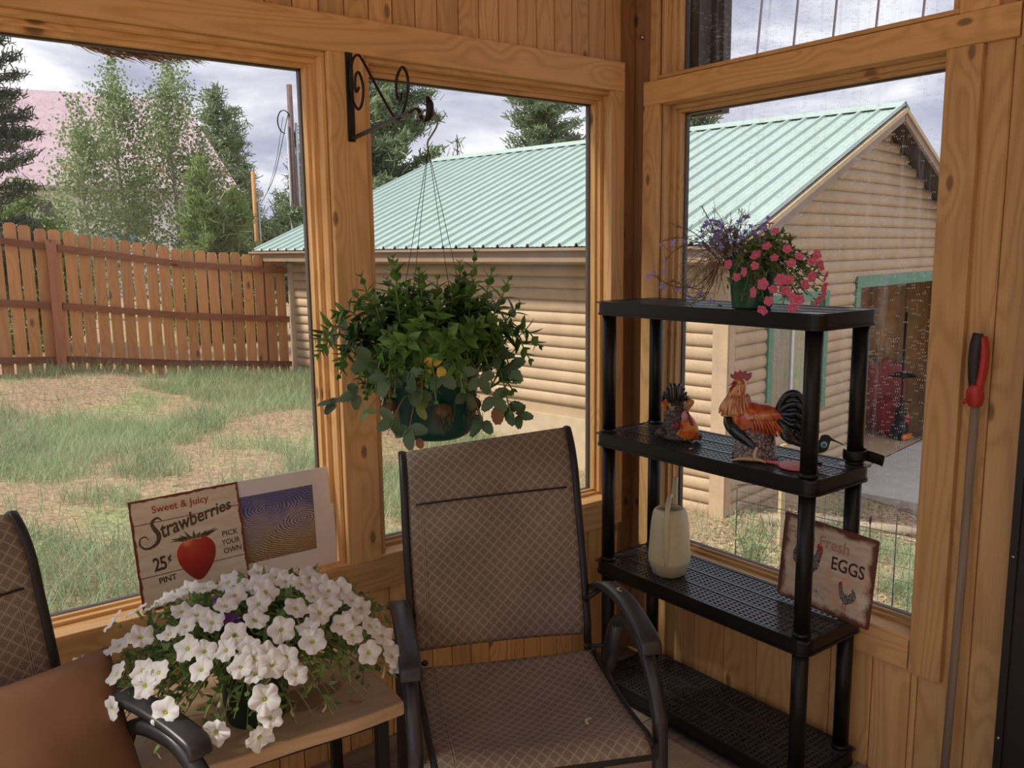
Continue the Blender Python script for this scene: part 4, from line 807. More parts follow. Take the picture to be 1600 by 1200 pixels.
# --- scroll bracket
BR = thing('plant_bracket', 'black iron scroll bracket screwed to the board between the left windows', 'bracket', (-1.105, 0, 1.95))
M_iron = plain('black_iron', (.018, .018, .017), .4, metal=.5, var=.3, scale=30)
hx = -1.105; B0 = Vector((hx, 0, 1.95))
def bl(y, z, x=0): return Vector((x, y, z-1.95))
mb = MB(); mb.box((-.011, -.005, -.113), (.011, 0, .122)); mb.build('wall_plate', M_iron, BR, bevel=.0015)
mb = MB(); mb.bar(bl(-.004, 1.845), bl(-.315, 1.876), .013, .007); mb.tube(spline([bl(-.312, 1.875), bl(-.34, 1.880), bl(-.358, 1.872), bl(-.366, 1.856), bl(-.386, 1.848), bl(-.403, 1.860), bl(-.405, 1.884), bl(-.396, 1.900)], 5), lerp([.0065, .0065, .006, .006, .008, .011, .011, .005], 5), 10, ry=lerp([.004, .004, .004, .004, .005, .006, .006, .004], 5)); mb.build('arm', M_iron, BR)
sc_ = spline([bl(-.055, 1.973), bl(-.040, 1.964), bl(-.033, 1.978), bl(-.038, 2.006), bl(-.058, 2.010), bl(-.078, 1.973), bl(-.070, 1.933), bl(-.045, 1.918), bl(-.012, 1.953), bl(-.006, 2.008), bl(-.025, 2.048), bl(-.055, 2.056), bl(-.085, 2.033), bl(-.165, 1.945), bl(-.235, 1.875), bl(-.268, 1.870), bl(-.300, 1.912), bl(-.308, 1.957), bl(-.285, 1.987), bl(-.255, 1.967), bl(-.252, 1.927), bl(-.268, 1.910), bl(-.277, 1.927)], 5)
mb = MB(); mb.tube(sc_, .0038, 9); mb.build('scroll', M_iron, BR)
mb = MB()
for z in (2.05, 1.862, 1.845): mb.ball(bl(-.006, z), (.004, .002, .004), 8)
mb.build('screw', M_iron, BR)
WF= [[-1.855, -0.208, 0.725, -0.51, 0.41, 0.76], [-1.87, -0.321, 0.716, -0.61, 0.12, 0.79], [-1.834, -0.366, 0.742, -0.48, -0.02, 0.87], [-1.896, -0.401, 0.692, -0.72, -0.14, 0.68], [-1.945, -0.255, 0.665, -0.81, 0.34, 0.47], [-1.919, -0.442, 0.64, -0.89, -0.31, 0.34], [-1.858, -0.457, 0.71, -0.59, -0.3, 0.75], [-1.836, -0.489, 0.711, -0.54, -0.39, 0.75], [-1.863, -0.486, 0.69, -0.63, -0.41, 0.66], [-1.844, -0.548, 0.653, -0.64, -0.65, 0.41], [-1.775, -0.229, 0.744, -0.36, 0.35, 0.86], [-1.802, -0.204, 0.735, -0.41, 0.42, 0.81], [-1.739, -0.202, 0.747, -0.29, 0.41, 0.86], [-1.73, -0.259, 0.769, -0.26, 0.25, 0.93], [-1.694, -0.23, 0.769, -0.19, 0.32, 0.93], [-1.674, -0.3, 0.789, -0.15, 0.14, 0.98], [-1.748, -0.372, 0.777, -0.28, -0.03, 0.96], [-1.76, -0.432, 0.767, -0.31, -0.18, 0.93], [-1.791, -0.423, 0.757, -0.38, -0.16, 0.91], [-1.73, -0.412, 0.778, -0.25, -0.12, 0.96], [-1.713, -0.461, 0.773, -0.22, -0.24, 0.94], [-1.672, -0.428, 0.788, -0.15, -0.16, 0.98], [-1.628, -0.316, 0.796, -0.07, 0.1, 0.99], [-1.642, -0.402, 0.795, -0.1, -0.09, 0.99], [-1.777, -0.49, 0.744, -0.37, -0.35, 0.86], [-1.75, -0.519, 0.741, -0.32, -0.42, 0.85], [-1.715, -0.541, 0.741, -0.25, -0.48, 0.84], [-1.768, -0.545, 0.718, -0.37, -0.53, 0.76], [-1.769, -0.615, 0.613, -0.46, -0.88, 0.1], [-1.688, -0.521, 0.758, -0.19, -0.41, 0.89], [-1.701, -0.582, 0.717, -0.24, -0.63, 0.74], [-1.672, -0.58, 0.726, -0.17, -0.6, 0.78], [-1.68, -0.603, 0.704, -0.2, -0.71, 0.68], [-1.674, -0.557, 0.742, -0.17, -0.52, 0.84], [-1.644, -0.583, 0.729, -0.12, -0.61, 0.79], [-1.643, -0.604, 0.711, -0.12, -0.69, 0.71], [-1.613, -0.602, 0.717, -0.06, -0.68, 0.73], [-1.604, -0.629, 0.687, -0.05, -0.81, 0.59], [-1.675, -0.635, 0.66, -0.21, -0.88, 0.43], [-1.67, -0.648, 0.626, -0.21, -0.96, 0.19], [-1.692, -0.645, 0.587, -0.26, -0.96, -0.1], [-1.607, -0.373, 0.799, -0.04, -0.03, 1.0], [-1.549, -0.301, 0.795, 0.05, 0.13, 0.99], [-1.584, -0.383, 0.799, -0.01, -0.05, 1.0], [-1.613, -0.463, 0.787, -0.05, -0.24, 0.97], [-1.636, -0.506, 0.772, -0.09, -0.35, 0.93], [-1.599, -0.551, 0.754, -0.03, -0.48, 0.88], [-1.53, -0.367, 0.798, 0.08, -0.02, 1.0], [-1.523, -0.397, 0.796, 0.09, -0.08, 0.99], [-1.545, -0.506, 0.774, 0.06, -0.35, 0.94], [-1.501, -0.529, 0.759, 0.14, -0.42, 0.9], [-1.548, -0.589, 0.728, 0.06, -0.62, 0.78], [-1.545, -0.561, 0.747, 0.06, -0.52, 0.85], [-1.491, -0.478, 0.777, 0.15, -0.28, 0.95], [-1.495, -0.424, 0.79, 0.14, -0.15, 0.98], [-1.458, -0.39, 0.787, 0.2, -0.07, 0.98], [-1.45, -0.431, 0.78, 0.21, -0.17, 0.96], [-1.446, -0.46, 0.773, 0.22, -0.24, 0.94], [-1.419, -0.457, 0.767, 0.28, -0.24, 0.93], [-1.466, -0.563, 0.733, 0.21, -0.55, 0.81], [-1.432, -0.546, 0.734, 0.28, -0.5, 0.82], [-1.404, -0.492, 0.75, 0.32, -0.34, 0.88], [-1.394, -0.516, 0.736, 0.35, -0.43, 0.83], [-1.451, -0.584, 0.712, 0.26, -0.64, 0.72], [-1.394, -0.559, 0.708, 0.38, -0.59, 0.71], [-1.427, -0.61, 0.672, 0.34, -0.79, 0.51], [-1.372, -0.571, 0.683, 0.46, -0.67, 0.59], [-1.358, -0.59, 0.636, 0.53, -0.8, 0.28], [-1.351, -0.591, 0.613, 0.56, -0.82, 0.11], [-1.467, -0.512, 0.761, 0.2, -0.38, 0.9], [-1.581, -0.428, 0.795, -0.0, -0.15, 0.99]]
PF= [[-1.662, -0.383, 0.784, -0.13, -0.05, 0.99], [-1.672, -0.452, 0.773, -0.15, -0.22, 0.96]]
KF= [[-0.304, -0.794, 1.599, -0.05, 0.03, 1.0], [-0.336, -0.834, 1.578, -0.46, -0.18, 0.87], [-0.375, -0.838, 1.54, -0.83, -0.18, 0.53], [-0.389, -0.816, 1.518, -0.93, -0.07, 0.36], [-0.381, -0.867, 1.511, -0.89, -0.31, 0.33], [-0.36, -0.889, 1.532, -0.73, -0.45, 0.51], [-0.384, -0.725, 1.493, -0.92, 0.34, 0.21], [-0.396, -0.819, 1.49, -0.98, -0.08, 0.18], [-0.399, -0.788, 1.474, -1.0, 0.05, 0.08], [-0.397, -0.764, 1.46, -0.99, 0.15, 0.0], [-0.395, -0.845, 1.444, -0.98, -0.19, -0.1], [-0.382, -0.889, 1.455, -0.91, -0.41, -0.03], [-0.386, -0.87, 1.431, -0.93, -0.32, -0.18], [-0.395, -0.816, 1.422, -0.97, -0.07, -0.23], [-0.373, -0.899, 1.427, -0.85, -0.48, -0.23], [-0.382, -0.855, 1.401, -0.89, -0.25, -0.38], [-0.373, -0.83, 1.375, -0.82, -0.14, -0.56], [-0.347, -0.902, 1.383, -0.61, -0.54, -0.58], [-0.359, -0.91, 1.41, -0.73, -0.57, -0.37], [-0.348, -0.92, 1.405, -0.62, -0.65, -0.43], [-0.347, -0.936, 1.444, -0.63, -0.76, -0.13], [-0.333, -0.946, 1.462, -0.48, -0.88, 0.01], [-0.284, -0.95, 1.434, 0.24, -0.94, -0.23], [-0.284, -0.935, 1.4, 0.23, -0.82, -0.52], [-0.304, -0.951, 1.49, -0.06, -0.96, 0.27], [-0.328, -0.941, 1.501, -0.4, -0.85, 0.35], [-0.349, -0.919, 1.514, -0.64, -0.65, 0.42], [-0.367, -0.907, 1.497, -0.8, -0.53, 0.26], [-0.373, -0.905, 1.456, -0.86, -0.51, -0.03], [-0.305, -0.939, 1.517, -0.07, -0.86, 0.5], [-0.286, -0.954, 1.462, 0.21, -0.98, 0.02], [-0.265, -0.938, 1.414, 0.48, -0.79, -0.38]]
# ================================================================== PLANTS INDOORS
def rv(s=1): return Vector((rnd.gauss(0, s), rnd.gauss(0, s), rnd.gauss(0, s)))
def leaf(mb, p, d, nrm, L_, W_, mi=0, fold=.25, droop=.15, seg=4):
    p = Vector(p); d = Vector(d).normalized(); nrm = Vector(nrm); s = d.cross(nrm)
    if s.length < 1e-4: s = d.orthogonal()
    s.normalize(); nrm = s.cross(d).normalized(); vs = []; fs = []
    for i in range(seg+1):
        t = i/seg; wd = W_*.5*math.sin(PI*min(1, t**.75*.97+.02))*(1.15-.3*t); c = p+d*(L_*t)-nrm*(droop*L_*t*t)
        vs += [c-s*wd+nrm*(fold*wd), c, c+s*wd+nrm*(fold*wd)]
    for i in range(seg): a = i*3; fs += [(a, a+1, a+4, a+3), (a+1, a+2, a+5, a+4)]
    mb.add(vs, fs, mi, True)
def orient(n, spin=0):
    q = Vector(n).normalized().to_track_quat('Z', 'Y').to_matrix().to_4x4(); return q @ Matrix.Rotation(spin, 4, 'Z')
def flower_mesh(name, R_, mats, depth=.028, tube=.0035, lobes=5, ruff=.12, throat=.2):
    mb = MB(); n = 40
    rings_ = [(throat*.35, -.30), (throat, -.10), (.55, .03), (.85, .05), (1.0, -.02)]
    vs = []
    for (r, z) in rings_:
        for j in range(n):
            a = 2*PI*j/n; lob = 1+(.11*math.cos(lobes*a)-.03*math.cos(2*lobes*a))*r; rr_ = R_*r*lob; vs.append((rr_*math.cos(a), rr_*math.sin(a), R_*(z+ruff*r*r*math.sin(3*lobes*a*.67+1)*.5+ruff*.5*r*math.cos(lobes*a))))
    fs = []; mi = []
    for i in range(len(rings_)-1):
        mb_f = [(i*n+j, i*n+(j+1) % n, (i+1)*n+(j+1) % n, (i+1)*n+j) for j in range(n)]; fs += mb_f; mi += [1 if i == 0 else 0]*n
    mb.add(vs, fs, 0, True); mb.m = mi[:]
    mb.ball((0, 0, -.2*R_), (throat*R_*.35,)*3, 8, mi=1)
    mb.tube([(0, 0, -.25*R_), (0, 0, -.6*R_), (0, 0, -depth)], [throat*R_*.6, tube, tube*.6], 8, mi=2)
    for k in range(5): a = 2*PI*k/5; leaf(mb, (0, 0, -depth), (math.cos(a)*.6, math.sin(a)*.6, 1), (math.cos(a), math.sin(a), 0), R_*.45, R_*.14, mi=3, seg=2)
    return mb
def crinkle(name, base, lo):
    m, nt, b = new_mat(name); tc = N(nt, 'ShaderNodeTexCoord'); nz = N(nt, 'ShaderNodeTexNoise', i_Scale=260.0, i_Detail=2.0); nt.links.new(tc.outputs['Object'], nz.inputs['Vector']); r = ramp(nt, [(.3, lo), (.6, base)], nz.outputs['Fac']); nt.links.new(r.outputs['Color'], b.inputs['Base Color']); b.inputs['Roughness'].default_value = .6
    t = N(nt, 'ShaderNodeBsdfTranslucent'); nt.links.new(r.outputs['Color'], t.inputs['Color']); mx = N(nt, 'ShaderNodeMixShader', i_Fac=.35); o = [n for n in nt.nodes if n.type == 'OUTPUT_MATERIAL'][0]; nt.links.new(b.outputs['BSDF'], mx.inputs[1]); nt.links.new(t.outputs[0], mx.inputs[2]); nt.links.new(mx.outputs[0], o.inputs['Surface']); return m
M_pet = crinkle('petunia_white', (.92, .92, .90), (.86, .87, .84)); M_thr = plain('throat_green', (.50, .55, .16), .5); M_tubeg = leafmat('flower_tube', (.45, .52, .22), (.62, .66, .38)); M_grn = leafmat('petunia_leaf', (.055, .12, .025), (.22, .33, .10), 12); M_stem = leafmat('petunia_stem', (.14, .20, .06), (.25, .30, .12), 10, .1); M_sp = leafmat('spent_flower', (.38, .27, .13), (.66, .58, .38), 20, .3)
M_gpot = plain('green_pot', (.008, .035, .022), .38, var=.15, scale=10)
def copy_to(src, parent, Mx):
    o = src.copy(); COL.objects.link(o); o.parent = parent; o.matrix_local = Mx; return o
PT = thing('potted_petunia', 'dark green pot of trailing white petunias standing on the wooden table', 'potted plant', (-1.58, -.36, .4822))
PO_ = Vector((-1.58, -.36, .4822))
mb = MB(); mb.lathe([(0, 0), (.062, 0), (.066, .006), (.083, .128), (.090, .130), (.091, .150), (.085, .150), (.080, .125), (0, .122)], 40, (-.02, -.015, 0)); mb.build('pot', M_gpot, PT)
mb = MB(); mb.lathe([(0, .128), (.079, .126)], 24, (-.02, -.015, 0)); mb.build('soil', plain('soil', (.05, .035, .025), .95), PT)
fol = MB(); stm = MB(); spent = MB()
tips = []
for f in WF: tips.append((Vector(f[:3])-PO_, Vector(f[3:6]), True))
def domept(k, n_):
    a = 2.39996*k; t = (k+.5)/n_; cz = 1.0-1.32*t; cz = max(-.42, cz); r = math.sqrt(max(0, 1-cz*cz)); q = .80+.2*rnd.random()
    return Vector((.355*r*math.cos(a)*q, .29*r*math.sin(a)*q, .118+.195*cz*q)), Vector((r*math.cos(a), r*math.sin(a), cz))
for k in range(230):
    p, n_ = domept(k, 230); p.z = max(p.z, .03); tips.append((p, n_, False))
crown = Vector((-.02, -.015, .14))
for (p, n_, isf) in tips:
    d = p-crown; q1 = crown+Vector((rnd.uniform(-.03, .03), rnd.uniform(-.03, .03), 0)); tip = p-n_*(.030 if isf else 0); mid = q1.lerp(tip, .5)+Vector((0, 0, .045+.10*max(0, .12-p.z)/.12)); sp_ = spline([q1, q1+Vector((d.x*.12, d.y*.12, .03)), mid, tip], 5)
    stm.tube(sp_, [.0016]*(len(sp_)-3)+[.0013, .0011, .0009], 5)
    nl = 20 if not isf else 15
    for j in range(nl):
        t = .35+.65*j/nl; i = min(int(t*(len(sp_)-1)), len(sp_)-2); c = sp_[i].lerp(sp_[i+1], t*(len(sp_)-1)-i); u = (rv()+n_*.7+Vector((0, 0, .4))).normalized(); leaf(fol, c, u, rv(), rnd.uniform(.018, .036), rnd.uniform(.008, .014), seg=3)
    if rnd.random() < .45:
        c = sp_[-1-rnd.randint(0, 4)]; dd = Vector((rnd.gauss(0, .5), rnd.gauss(0, .5), -1)).normalized(); L_ = rnd.uniform(.018, .042); spent.tube(spline([c, c+dd*L_*.5+rv(.003), c+dd*L_], 3), lerp([.0012, .003, .004], 3)[:7], 6, ry=.0018)
fol.build('foliage', M_grn, PT); stm.build('stems', M_stem, PT, kind='stuff'); spent.build('spent_flowers', M_sp, PT, kind='stuff', label='withered tan blossoms')
src = flower_mesh('flower', .0285, None).build('flower', [M_pet, M_thr, M_tubeg, M_grn], PT); first = True
src2 = flower_mesh('flower', .0285, None, ruff=.22).build('flower', [M_pet, M_thr, M_tubeg, M_grn], PT); used2 = False
for i, f in enumerate(WF):
    n_ = (Vector(f[3:6])+rv(.28)+Vector((-.15, -.25, .15))).normalized(); s = rnd.uniform(.82, 1.08); Mx = Matrix.Translation(Vector(f[:3])-PO_) @ orient(n_, rnd.random()*6) @ Matrix.Diagonal((s, s*rnd.uniform(.88, 1), s, 1))
    if i == 0: src.matrix_local = Mx
    elif i == 1: src2.matrix_local = Mx
    else: copy_to(src if i % 2 else src2, PT, Mx)
pu = plain('purple_petal', (.12, .02, .20), .6)
for f in PF: ps = flower_mesh('flower', .026, None).build('flower', [pu, pu, M_tubeg, M_grn], PT, label='purple petunia flower'); ps.matrix_local = Matrix.Translation(Vector(f[:3])-PO_-Vector(f[3:6])*.012) @ orient(Vector(f[3:6])+Vector((.5, -.2, 0)))
# --- green pot with pink calibrachoa and blue lobelia on top of the shelves
CP = thing('potted_lobelia', 'green pot of blue lobelia and pink trumpet flowers on top of the shelves', 'potted plant', (-.245, -.70, 1.3675)); C0_ = Vector((-.245, -.70, 1.3675))
mb = MB(); mb.lathe([(0, .002), (.050, .002), (.052, 0), (.054, .006), (.064, .105), (.069, .107), (.070, .137), (.065, .137), (.061, .118), (0, .116)], 36); mb.build('pot', plain('bright_green_pot', (.012, .075, .042), .35, var=.1, scale=10), CP)
mb = MB(); mb.lathe([(0, .122), (.062, .119)], 20); mb.build('soil', MATS['soil'], CP)
mb = MB(); mb.box((-.038, -.0008, .10), (-.026, .0008, .165)); mb.build('plant_tag', plain('tag_white', (.62, .6, .56), .5), CP, M=Matrix.Rotation(math.radians(-50), 4, 'Z') @ Matrix.Translation((.02, 0, 0)), label='white plastic plant tag')
M_pink = crinkle('pink_petal', (.86, .20, .36), (.74, .09, .24)); M_yel = plain('throat_yellow', (.55, .40, .04), .5); M_pk2 = leafmat('calibrachoa_leaf', (.06, .10, .03), (.20, .28, .10), 15)
fol = MB(); stm = MB(); crown = Vector((0, -.01, .125))
def stems_to(pts, leaves, lmin, lmax, wr, r0=.0012, lift=.03, back=.02, from_=.35):
    for (p, n_) in pts:
        tip = p-n_*back; q1 = crown+Vector((rnd.uniform(-.03, .03), rnd.uniform(-.03, .03), 0)); sp_ = spline([q1, q1+Vector((0, 0, .02))+(tip-q1)*.15, q1.lerp(tip, .55)+Vector((0, 0, lift)), tip], 5); stm.tube(sp_, r0, 5)
        for j in range(leaves):
            t = from_+(1-from_)*rnd.random(); i = min(int(t*(len(sp_)-1)), len(sp_)-2); c = sp_[i].lerp(sp_[i+1], t*(len(sp_)-1)-i); leaf(fol, c, rv()+n_*.5, rv(), rnd.uniform(lmin, lmax), rnd.uniform(lmin, lmax)*wr, seg=3)
kp = [(Vector(f[:3])-C0_, Vector(f[3:6])) for f in KF]
ext = []
for k in range(60):
    a = rnd.random()*2*PI; cz = rnd.uniform(-.7, .95); r = math.sqrt(1-cz*cz); q = rnd.uniform(.75, 1); ext.append((Vector((-.055+.10*r*math.cos(a)*q, -.10+.155*r*math.sin(a)*q, .0925+.12*cz*q)), Vector((r*math.cos(a), r*math.sin(a), cz))))
stems_to(kp, 16, .012, .022, .42); stems_to(ext, 18, .012, .022, .42, back=0)
fol.build('calibrachoa_foliage', M_pk2, CP); stm.build('calibrachoa_stems', M_stem, CP)
ks = flower_mesh('calibrachoa_flower', .0135, None, depth=.017, tube=.0018, ruff=.1).build('calibrachoa_flower', [M_pink, M_yel, M_stem, M_pk2], CP)
for i, (p, n_) in enumerate(kp):
    n2 = (n_+rv(.3)+Vector((-.25, -.2, .1))).normalized(); s = rnd.uniform(.8, 1.15) if i > 1 else .8; Mx = Matrix.Translation(p) @ orient(n2, rnd.random()*6) @ Matrix.Scale(s, 4)
    if i == 0: ks.matrix_local = Mx
    else: copy_to(ks, CP, Mx)
# lobelia: thin wiry twigs, half dried
tw = MB(); lf = MB(); dry = MB(); ends = []
M_twig = leafmat('lobelia_twig', (.10, .06, .04), (.20, .13, .08), 10, .1); M_lob = leafmat('lobelia_leaf', (.05, .075, .03), (.14, .14, .07), 10); M_dr = leafmat('lobelia_dry', (.16, .09, .05), (.36, .25, .14), 20, .1)
VR, VU = Vector((.60, -.80, 0)), Vector((0, 0, 1))
def twig(p, q, lift, n=6, r=.0009, leaves=8, side=0, fl=True):
    sp_ = spline([p, p.lerp(q, .35)+VU*lift, p.lerp(q, .7)+VU*lift*.8+rv(.006), q], 5); tw.tube(sp_, [r*1.5]*4+[r]*(len(sp_)-4), 4)
    for j in range(leaves): c = sp_[rnd.randint(3, len(sp_)-1)]; leaf(lf if rnd.random() < .5 else dry, c, rv(), rv(), rnd.uniform(.006, .014), rnd.uniform(.0015, .004), seg=2)
    for j in range(n):
        c = sp_[rnd.randint(5, len(sp_)-1)]; e = c+rv(.014)+Vector((0, 0, .008)); tw.tube([c, c.lerp(e, .5)+rv(.003), e], r*.6, 3)
        if fl: ends.append(e)
    return sp_
cen = Vector((.0, .03, .13))+VR*-.035
for k in range(70):
    a = rnd.uniform(0, 2*PI); el_ = rnd.uniform(.15, 1.35); R_ = rnd.uniform(.08, .165); q = cen+Vector((math.cos(a)*math.cos(el_)*R_*.8, math.sin(a)*math.cos(el_)*R_*1.15+.02, math.sin(el_)*R_*.95)); twig(cen+rv(.012), q, .02, 5)
for (s_, z_, lf_) in ((-.19, .10, .10), (-.20, .16, .06), (-.17, .04, .03), (-.15, .02, .0), (-.205, .06, .07), (-.13, -.0, -.01), (-.16, .19, .03)):
    p0 = cen+VR*(-.03); twig(p0, cen+VR*s_+VU*(z_-.10)+rv(.01), lf_*.5 if z_ > .08 else -.055, 9, .0012, 16)
twig(cen+VR*-.01, cen+VR*-.085+VU*.155, .0, 10, .0013, 14); twig(cen+VR*.03, cen+VR*.03+VU*.13, .0, 8, .0011, 14); twig(cen+VR*.05, cen+VR*.09+VU*.09, .0, 8, .0011, 14)
for k in range(60):     # tangle of dead strands spilling over the rim
    p0 = cen+VR*rnd.uniform(-.07, .0)+rv(.008); q = p0+VR*rnd.uniform(-.10, .01)+VU*rnd.uniform(-.085, -.01)+rv(.012); sp_ = spline([p0, p0.lerp(q, .4)+VU*.02+rv(.01), q], 4); dry.tube(sp_, .0009, 4)
tw.build('lobelia_twigs', M_twig, CP, kind='stuff'); lf.build('lobelia_leaves', M_lob, CP); dry.build('dry_strands', M_dr, CP, kind='stuff')
M_lobf = crinkle('lobelia_blue', (.40, .38, .88), (.28, .26, .75))
mb = MB()
for a, L_, W_ in ((-90, .0115, .008), (-35, .011, .007), (-145, .011, .007), (60, .007, .003), (120, .007, .003)): t = math.radians(a); leaf(mb, (0, 0, 0), (math.cos(t), math.sin(t), .15), (0, 0, 1), L_, W_, seg=2, fold=.1)
mb.tube([(0, 0, 0), (0, 0, -.006)], .0009, 4); ls = mb.build('lobelia_flower', M_lobf, CP); rnd.shuffle(ends)
left = [e for e in ends if True][:95]
for i, e in enumerate(left):
    Mx = Matrix.Translation(e) @ orient(Vector((-.7, -.6, .1))+rv(.35), rnd.gauss(0, .5)) @ Matrix.Scale(rnd.uniform(.8, 1.2), 4)
    if i == 0: ls.matrix_local = Mx
    else: copy_to(ls, CP, Mx)
# --- hanging basket
HB_ = Vector((-1.105, -.392, 1.075)); BK = thing('hanging_basket', 'green hanging planter of mint and strawberry leaves hung from the iron bracket', 'hanging plant', HB_)
mb = MB(); mb.lathe([(0, 0), (.070, 0), (.085, .008), (.098, .03), (.118, .195), (.124, .197), (.126, .216), (.120, .216), (.114, .19), (0, .19)], 44); mb.build('pot', plain('basket_green', (.004, .055, .048), .3, var=.12, scale=8), BK)
mb = MB(); mb.lathe([(0, .20), (.113, .192)], 24); mb.build('soil', MATS['soil'], BK)
top = Vector((-.0, -.002, .705)); mb = MB()
for a in (25, 115, 205, 295): r_ = math.radians(a); mb.tube([Vector((.121*math.cos(r_), .121*math.sin(r_), .205)), top], .0008, 5)
mb.build('hanging_wire', plain('steel_wire', (.10, .09, .085), .5, 1), BK)
mb = MB(); z0 = .800
mb.tube(spline([(0, 0, .700), (0, 0, .722), (.008, -.006, .738), (.018, -.013, .758), (.020, -.014, .776), (.012, -.010, .790), (.0, -.002, .797), (-.010, .006, .790), (-.022, .014, .778)], 6), .0023, 8); mb.build('hook', plain('brown_steel', (.22, .17, .15), .35, .8), BK)
# mint
M_mint = leafmat('mint_leaf', (.020, .068, .013), (.16, .34, .07), 9, .3, .42); M_mst = leafmat('mint_stem', (.10, .17, .05), (.2, .27, .1), 9, .1)
fol = MB(); stm = MB()
def mint(base, tip, n=9, bend=.02, L_=.056):
    mid = base.lerp(tip, .5)+Vector(((tip.x-base.x)*.18, (tip.y-base.y)*.18, bend)); sp_ = spline([base, mid, tip], 8); stm.tube(sp_, .0019, 5)
    for j in range(n):
        t = .18+.82*j/(n-1); i = min(int(t*(len(sp_)-1)), len(sp_)-2); c = sp_[i].lerp(sp_[i+1], t*(len(sp_)-1)-i); ax = (sp_[i+1]-sp_[i]).normalized(); o1 = ax.orthogonal().normalized(); o1 = Matrix.Rotation(j*PI/2+rnd.uniform(-.35, .35), 3, ax) @ o1; sz = L_*(1-.62*t**3)*rnd.uniform(.85, 1.15)
        for s in (1, -1): leaf(fol, c, o1*s+ax*(.35+.8*t**4), ax, sz, sz*.50, droop=.22*(1-t), fold=.3)
    c = tip
    for k in range(4): a = PI/2*k; leaf(fol, c, ax+o1*math.cos(a)*.5+ax.cross(o1)*math.sin(a)*.5, o1, .013, .006, seg=2)
for k in range(135):
    a = 2.39996*k; r0 = .105*math.sqrt((k % 24+.5)/24); rr_ = rnd.uniform(.06, 1.0); base = Vector((r0*math.cos(a), r0*math.sin(a), .2)); ro = .05+.155*rr_; hgt = .34+.07*math.sin(k*1.7)-.13*rr_**1.5+rnd.uniform(-.03, .03); tip = Vector((ro*math.cos(a+.2), ro*math.sin(a+.2), hgt)); mint(base, tip, rnd.randint(7, 9))
VRc, VFc = Vector((.794, -.608, 0)), Vector((.608, .794, 0))
for (x, z, n_) in ((-.095, .445, 10), (-.135, .35, 9), (-.02, .40, 9), (.112, .455, 10), (.15, .41, 9), (.19, .39, 9), (.175, .34, 8), (-.20, .36, 8), (.04, .37, 8), (.08, .40, 9), (.215, .33, 8), (-.17, .40, 8)): base = VRc*x*.45+Vector((0, 0, .2))+VFc*rnd.uniform(-.05, .05); mint(base, VRc*x+VFc*rnd.uniform(-.06, .06)+Vector((0, 0, z)), n_, .02, .054)
for (x, z) in ((-.235, .16), (-.27, .26), (.265, .225), (.20, .14), (-.24, .31), (-.22, .20), (.24, .19), (-.27, .22), (.19, .08)): mint(VRc*(x*.45)+Vector((0, 0, .21)), VRc*x+VFc*rnd.uniform(-.09, .04)+Vector((0, 0, z)), 9, .05)
for k in range(40):     # trailing fringe over the rim
    a = rnd.uniform(0, 2*PI); base = Vector((.10*math.cos(a), .10*math.sin(a), .205)); tip = Vector((rnd.uniform(.15, .20)*math.cos(a+.1), rnd.uniform(.15, .20)*math.sin(a+.1), rnd.uniform(.12, .20))); mint(base, tip, 7, .045, .042)
fol.build('mint_foliage', M_mint, BK); stm.build('mint_stems', M_mst, BK)
M_str = leafmat('strawberry_leaf', (.035, .085, .035), (.12, .20, .095), 9, .25, .5); M_run = leafmat('strawberry_runner', (.30, .09, .05), (.36, .20, .10), 9, .1)
def sleaf(mb, p, d, nrm, L_, mi=0):
    """serrated oval strawberry leaflet"""
    p, d = Vector(p), Vector(d).normalized(); s = d.cross(Vector(nrm))
    if s.length < 1e-3: s = d.orthogonal()
    s.normalize(); nn = s.cross(d); n = 9; vs = [p]; 
    for i in range(1, n+1):
        t = i/n; wd = L_*.33*math.sin(PI*min(1, t**.8*.93))**.7; wd *= (1.05 if i % 2 else .93); c = p+d*(L_*t)-nn*(.18*L_*t*t); vs += [c-s*wd+nn*wd*.25, c-d*(L_*.03), c+s*wd+nn*wd*.25]
    fs = [(0, 2, 1), (0, 3, 2)]
    for i in range(n-1): a = 1+3*i; fs += [(a, a+1, a+4, a+3), (a+1, a+2, a+5, a+4)]
    mb.add(vs, fs, mi, True)
slf = MB(); run = MB()
def trifol(c, face, up_, L_, mi=0):
    face = Vector(face).normalized(); u = Vector(up_); u = (u-face*u.dot(face)).normalized(); sd_ = face.cross(u)
    sleaf(slf, c, u, face, L_, mi); sleaf(slf, c, (u*.25+sd_).normalized(), face, L_*.9, mi); sleaf(slf, c, (u*.25-sd_).normalized(), face, L_*.9, mi)
toC = -VFc
def SP(x, z, f=-.10): return VRc*x+VFc*f+Vector((0, 0, z))
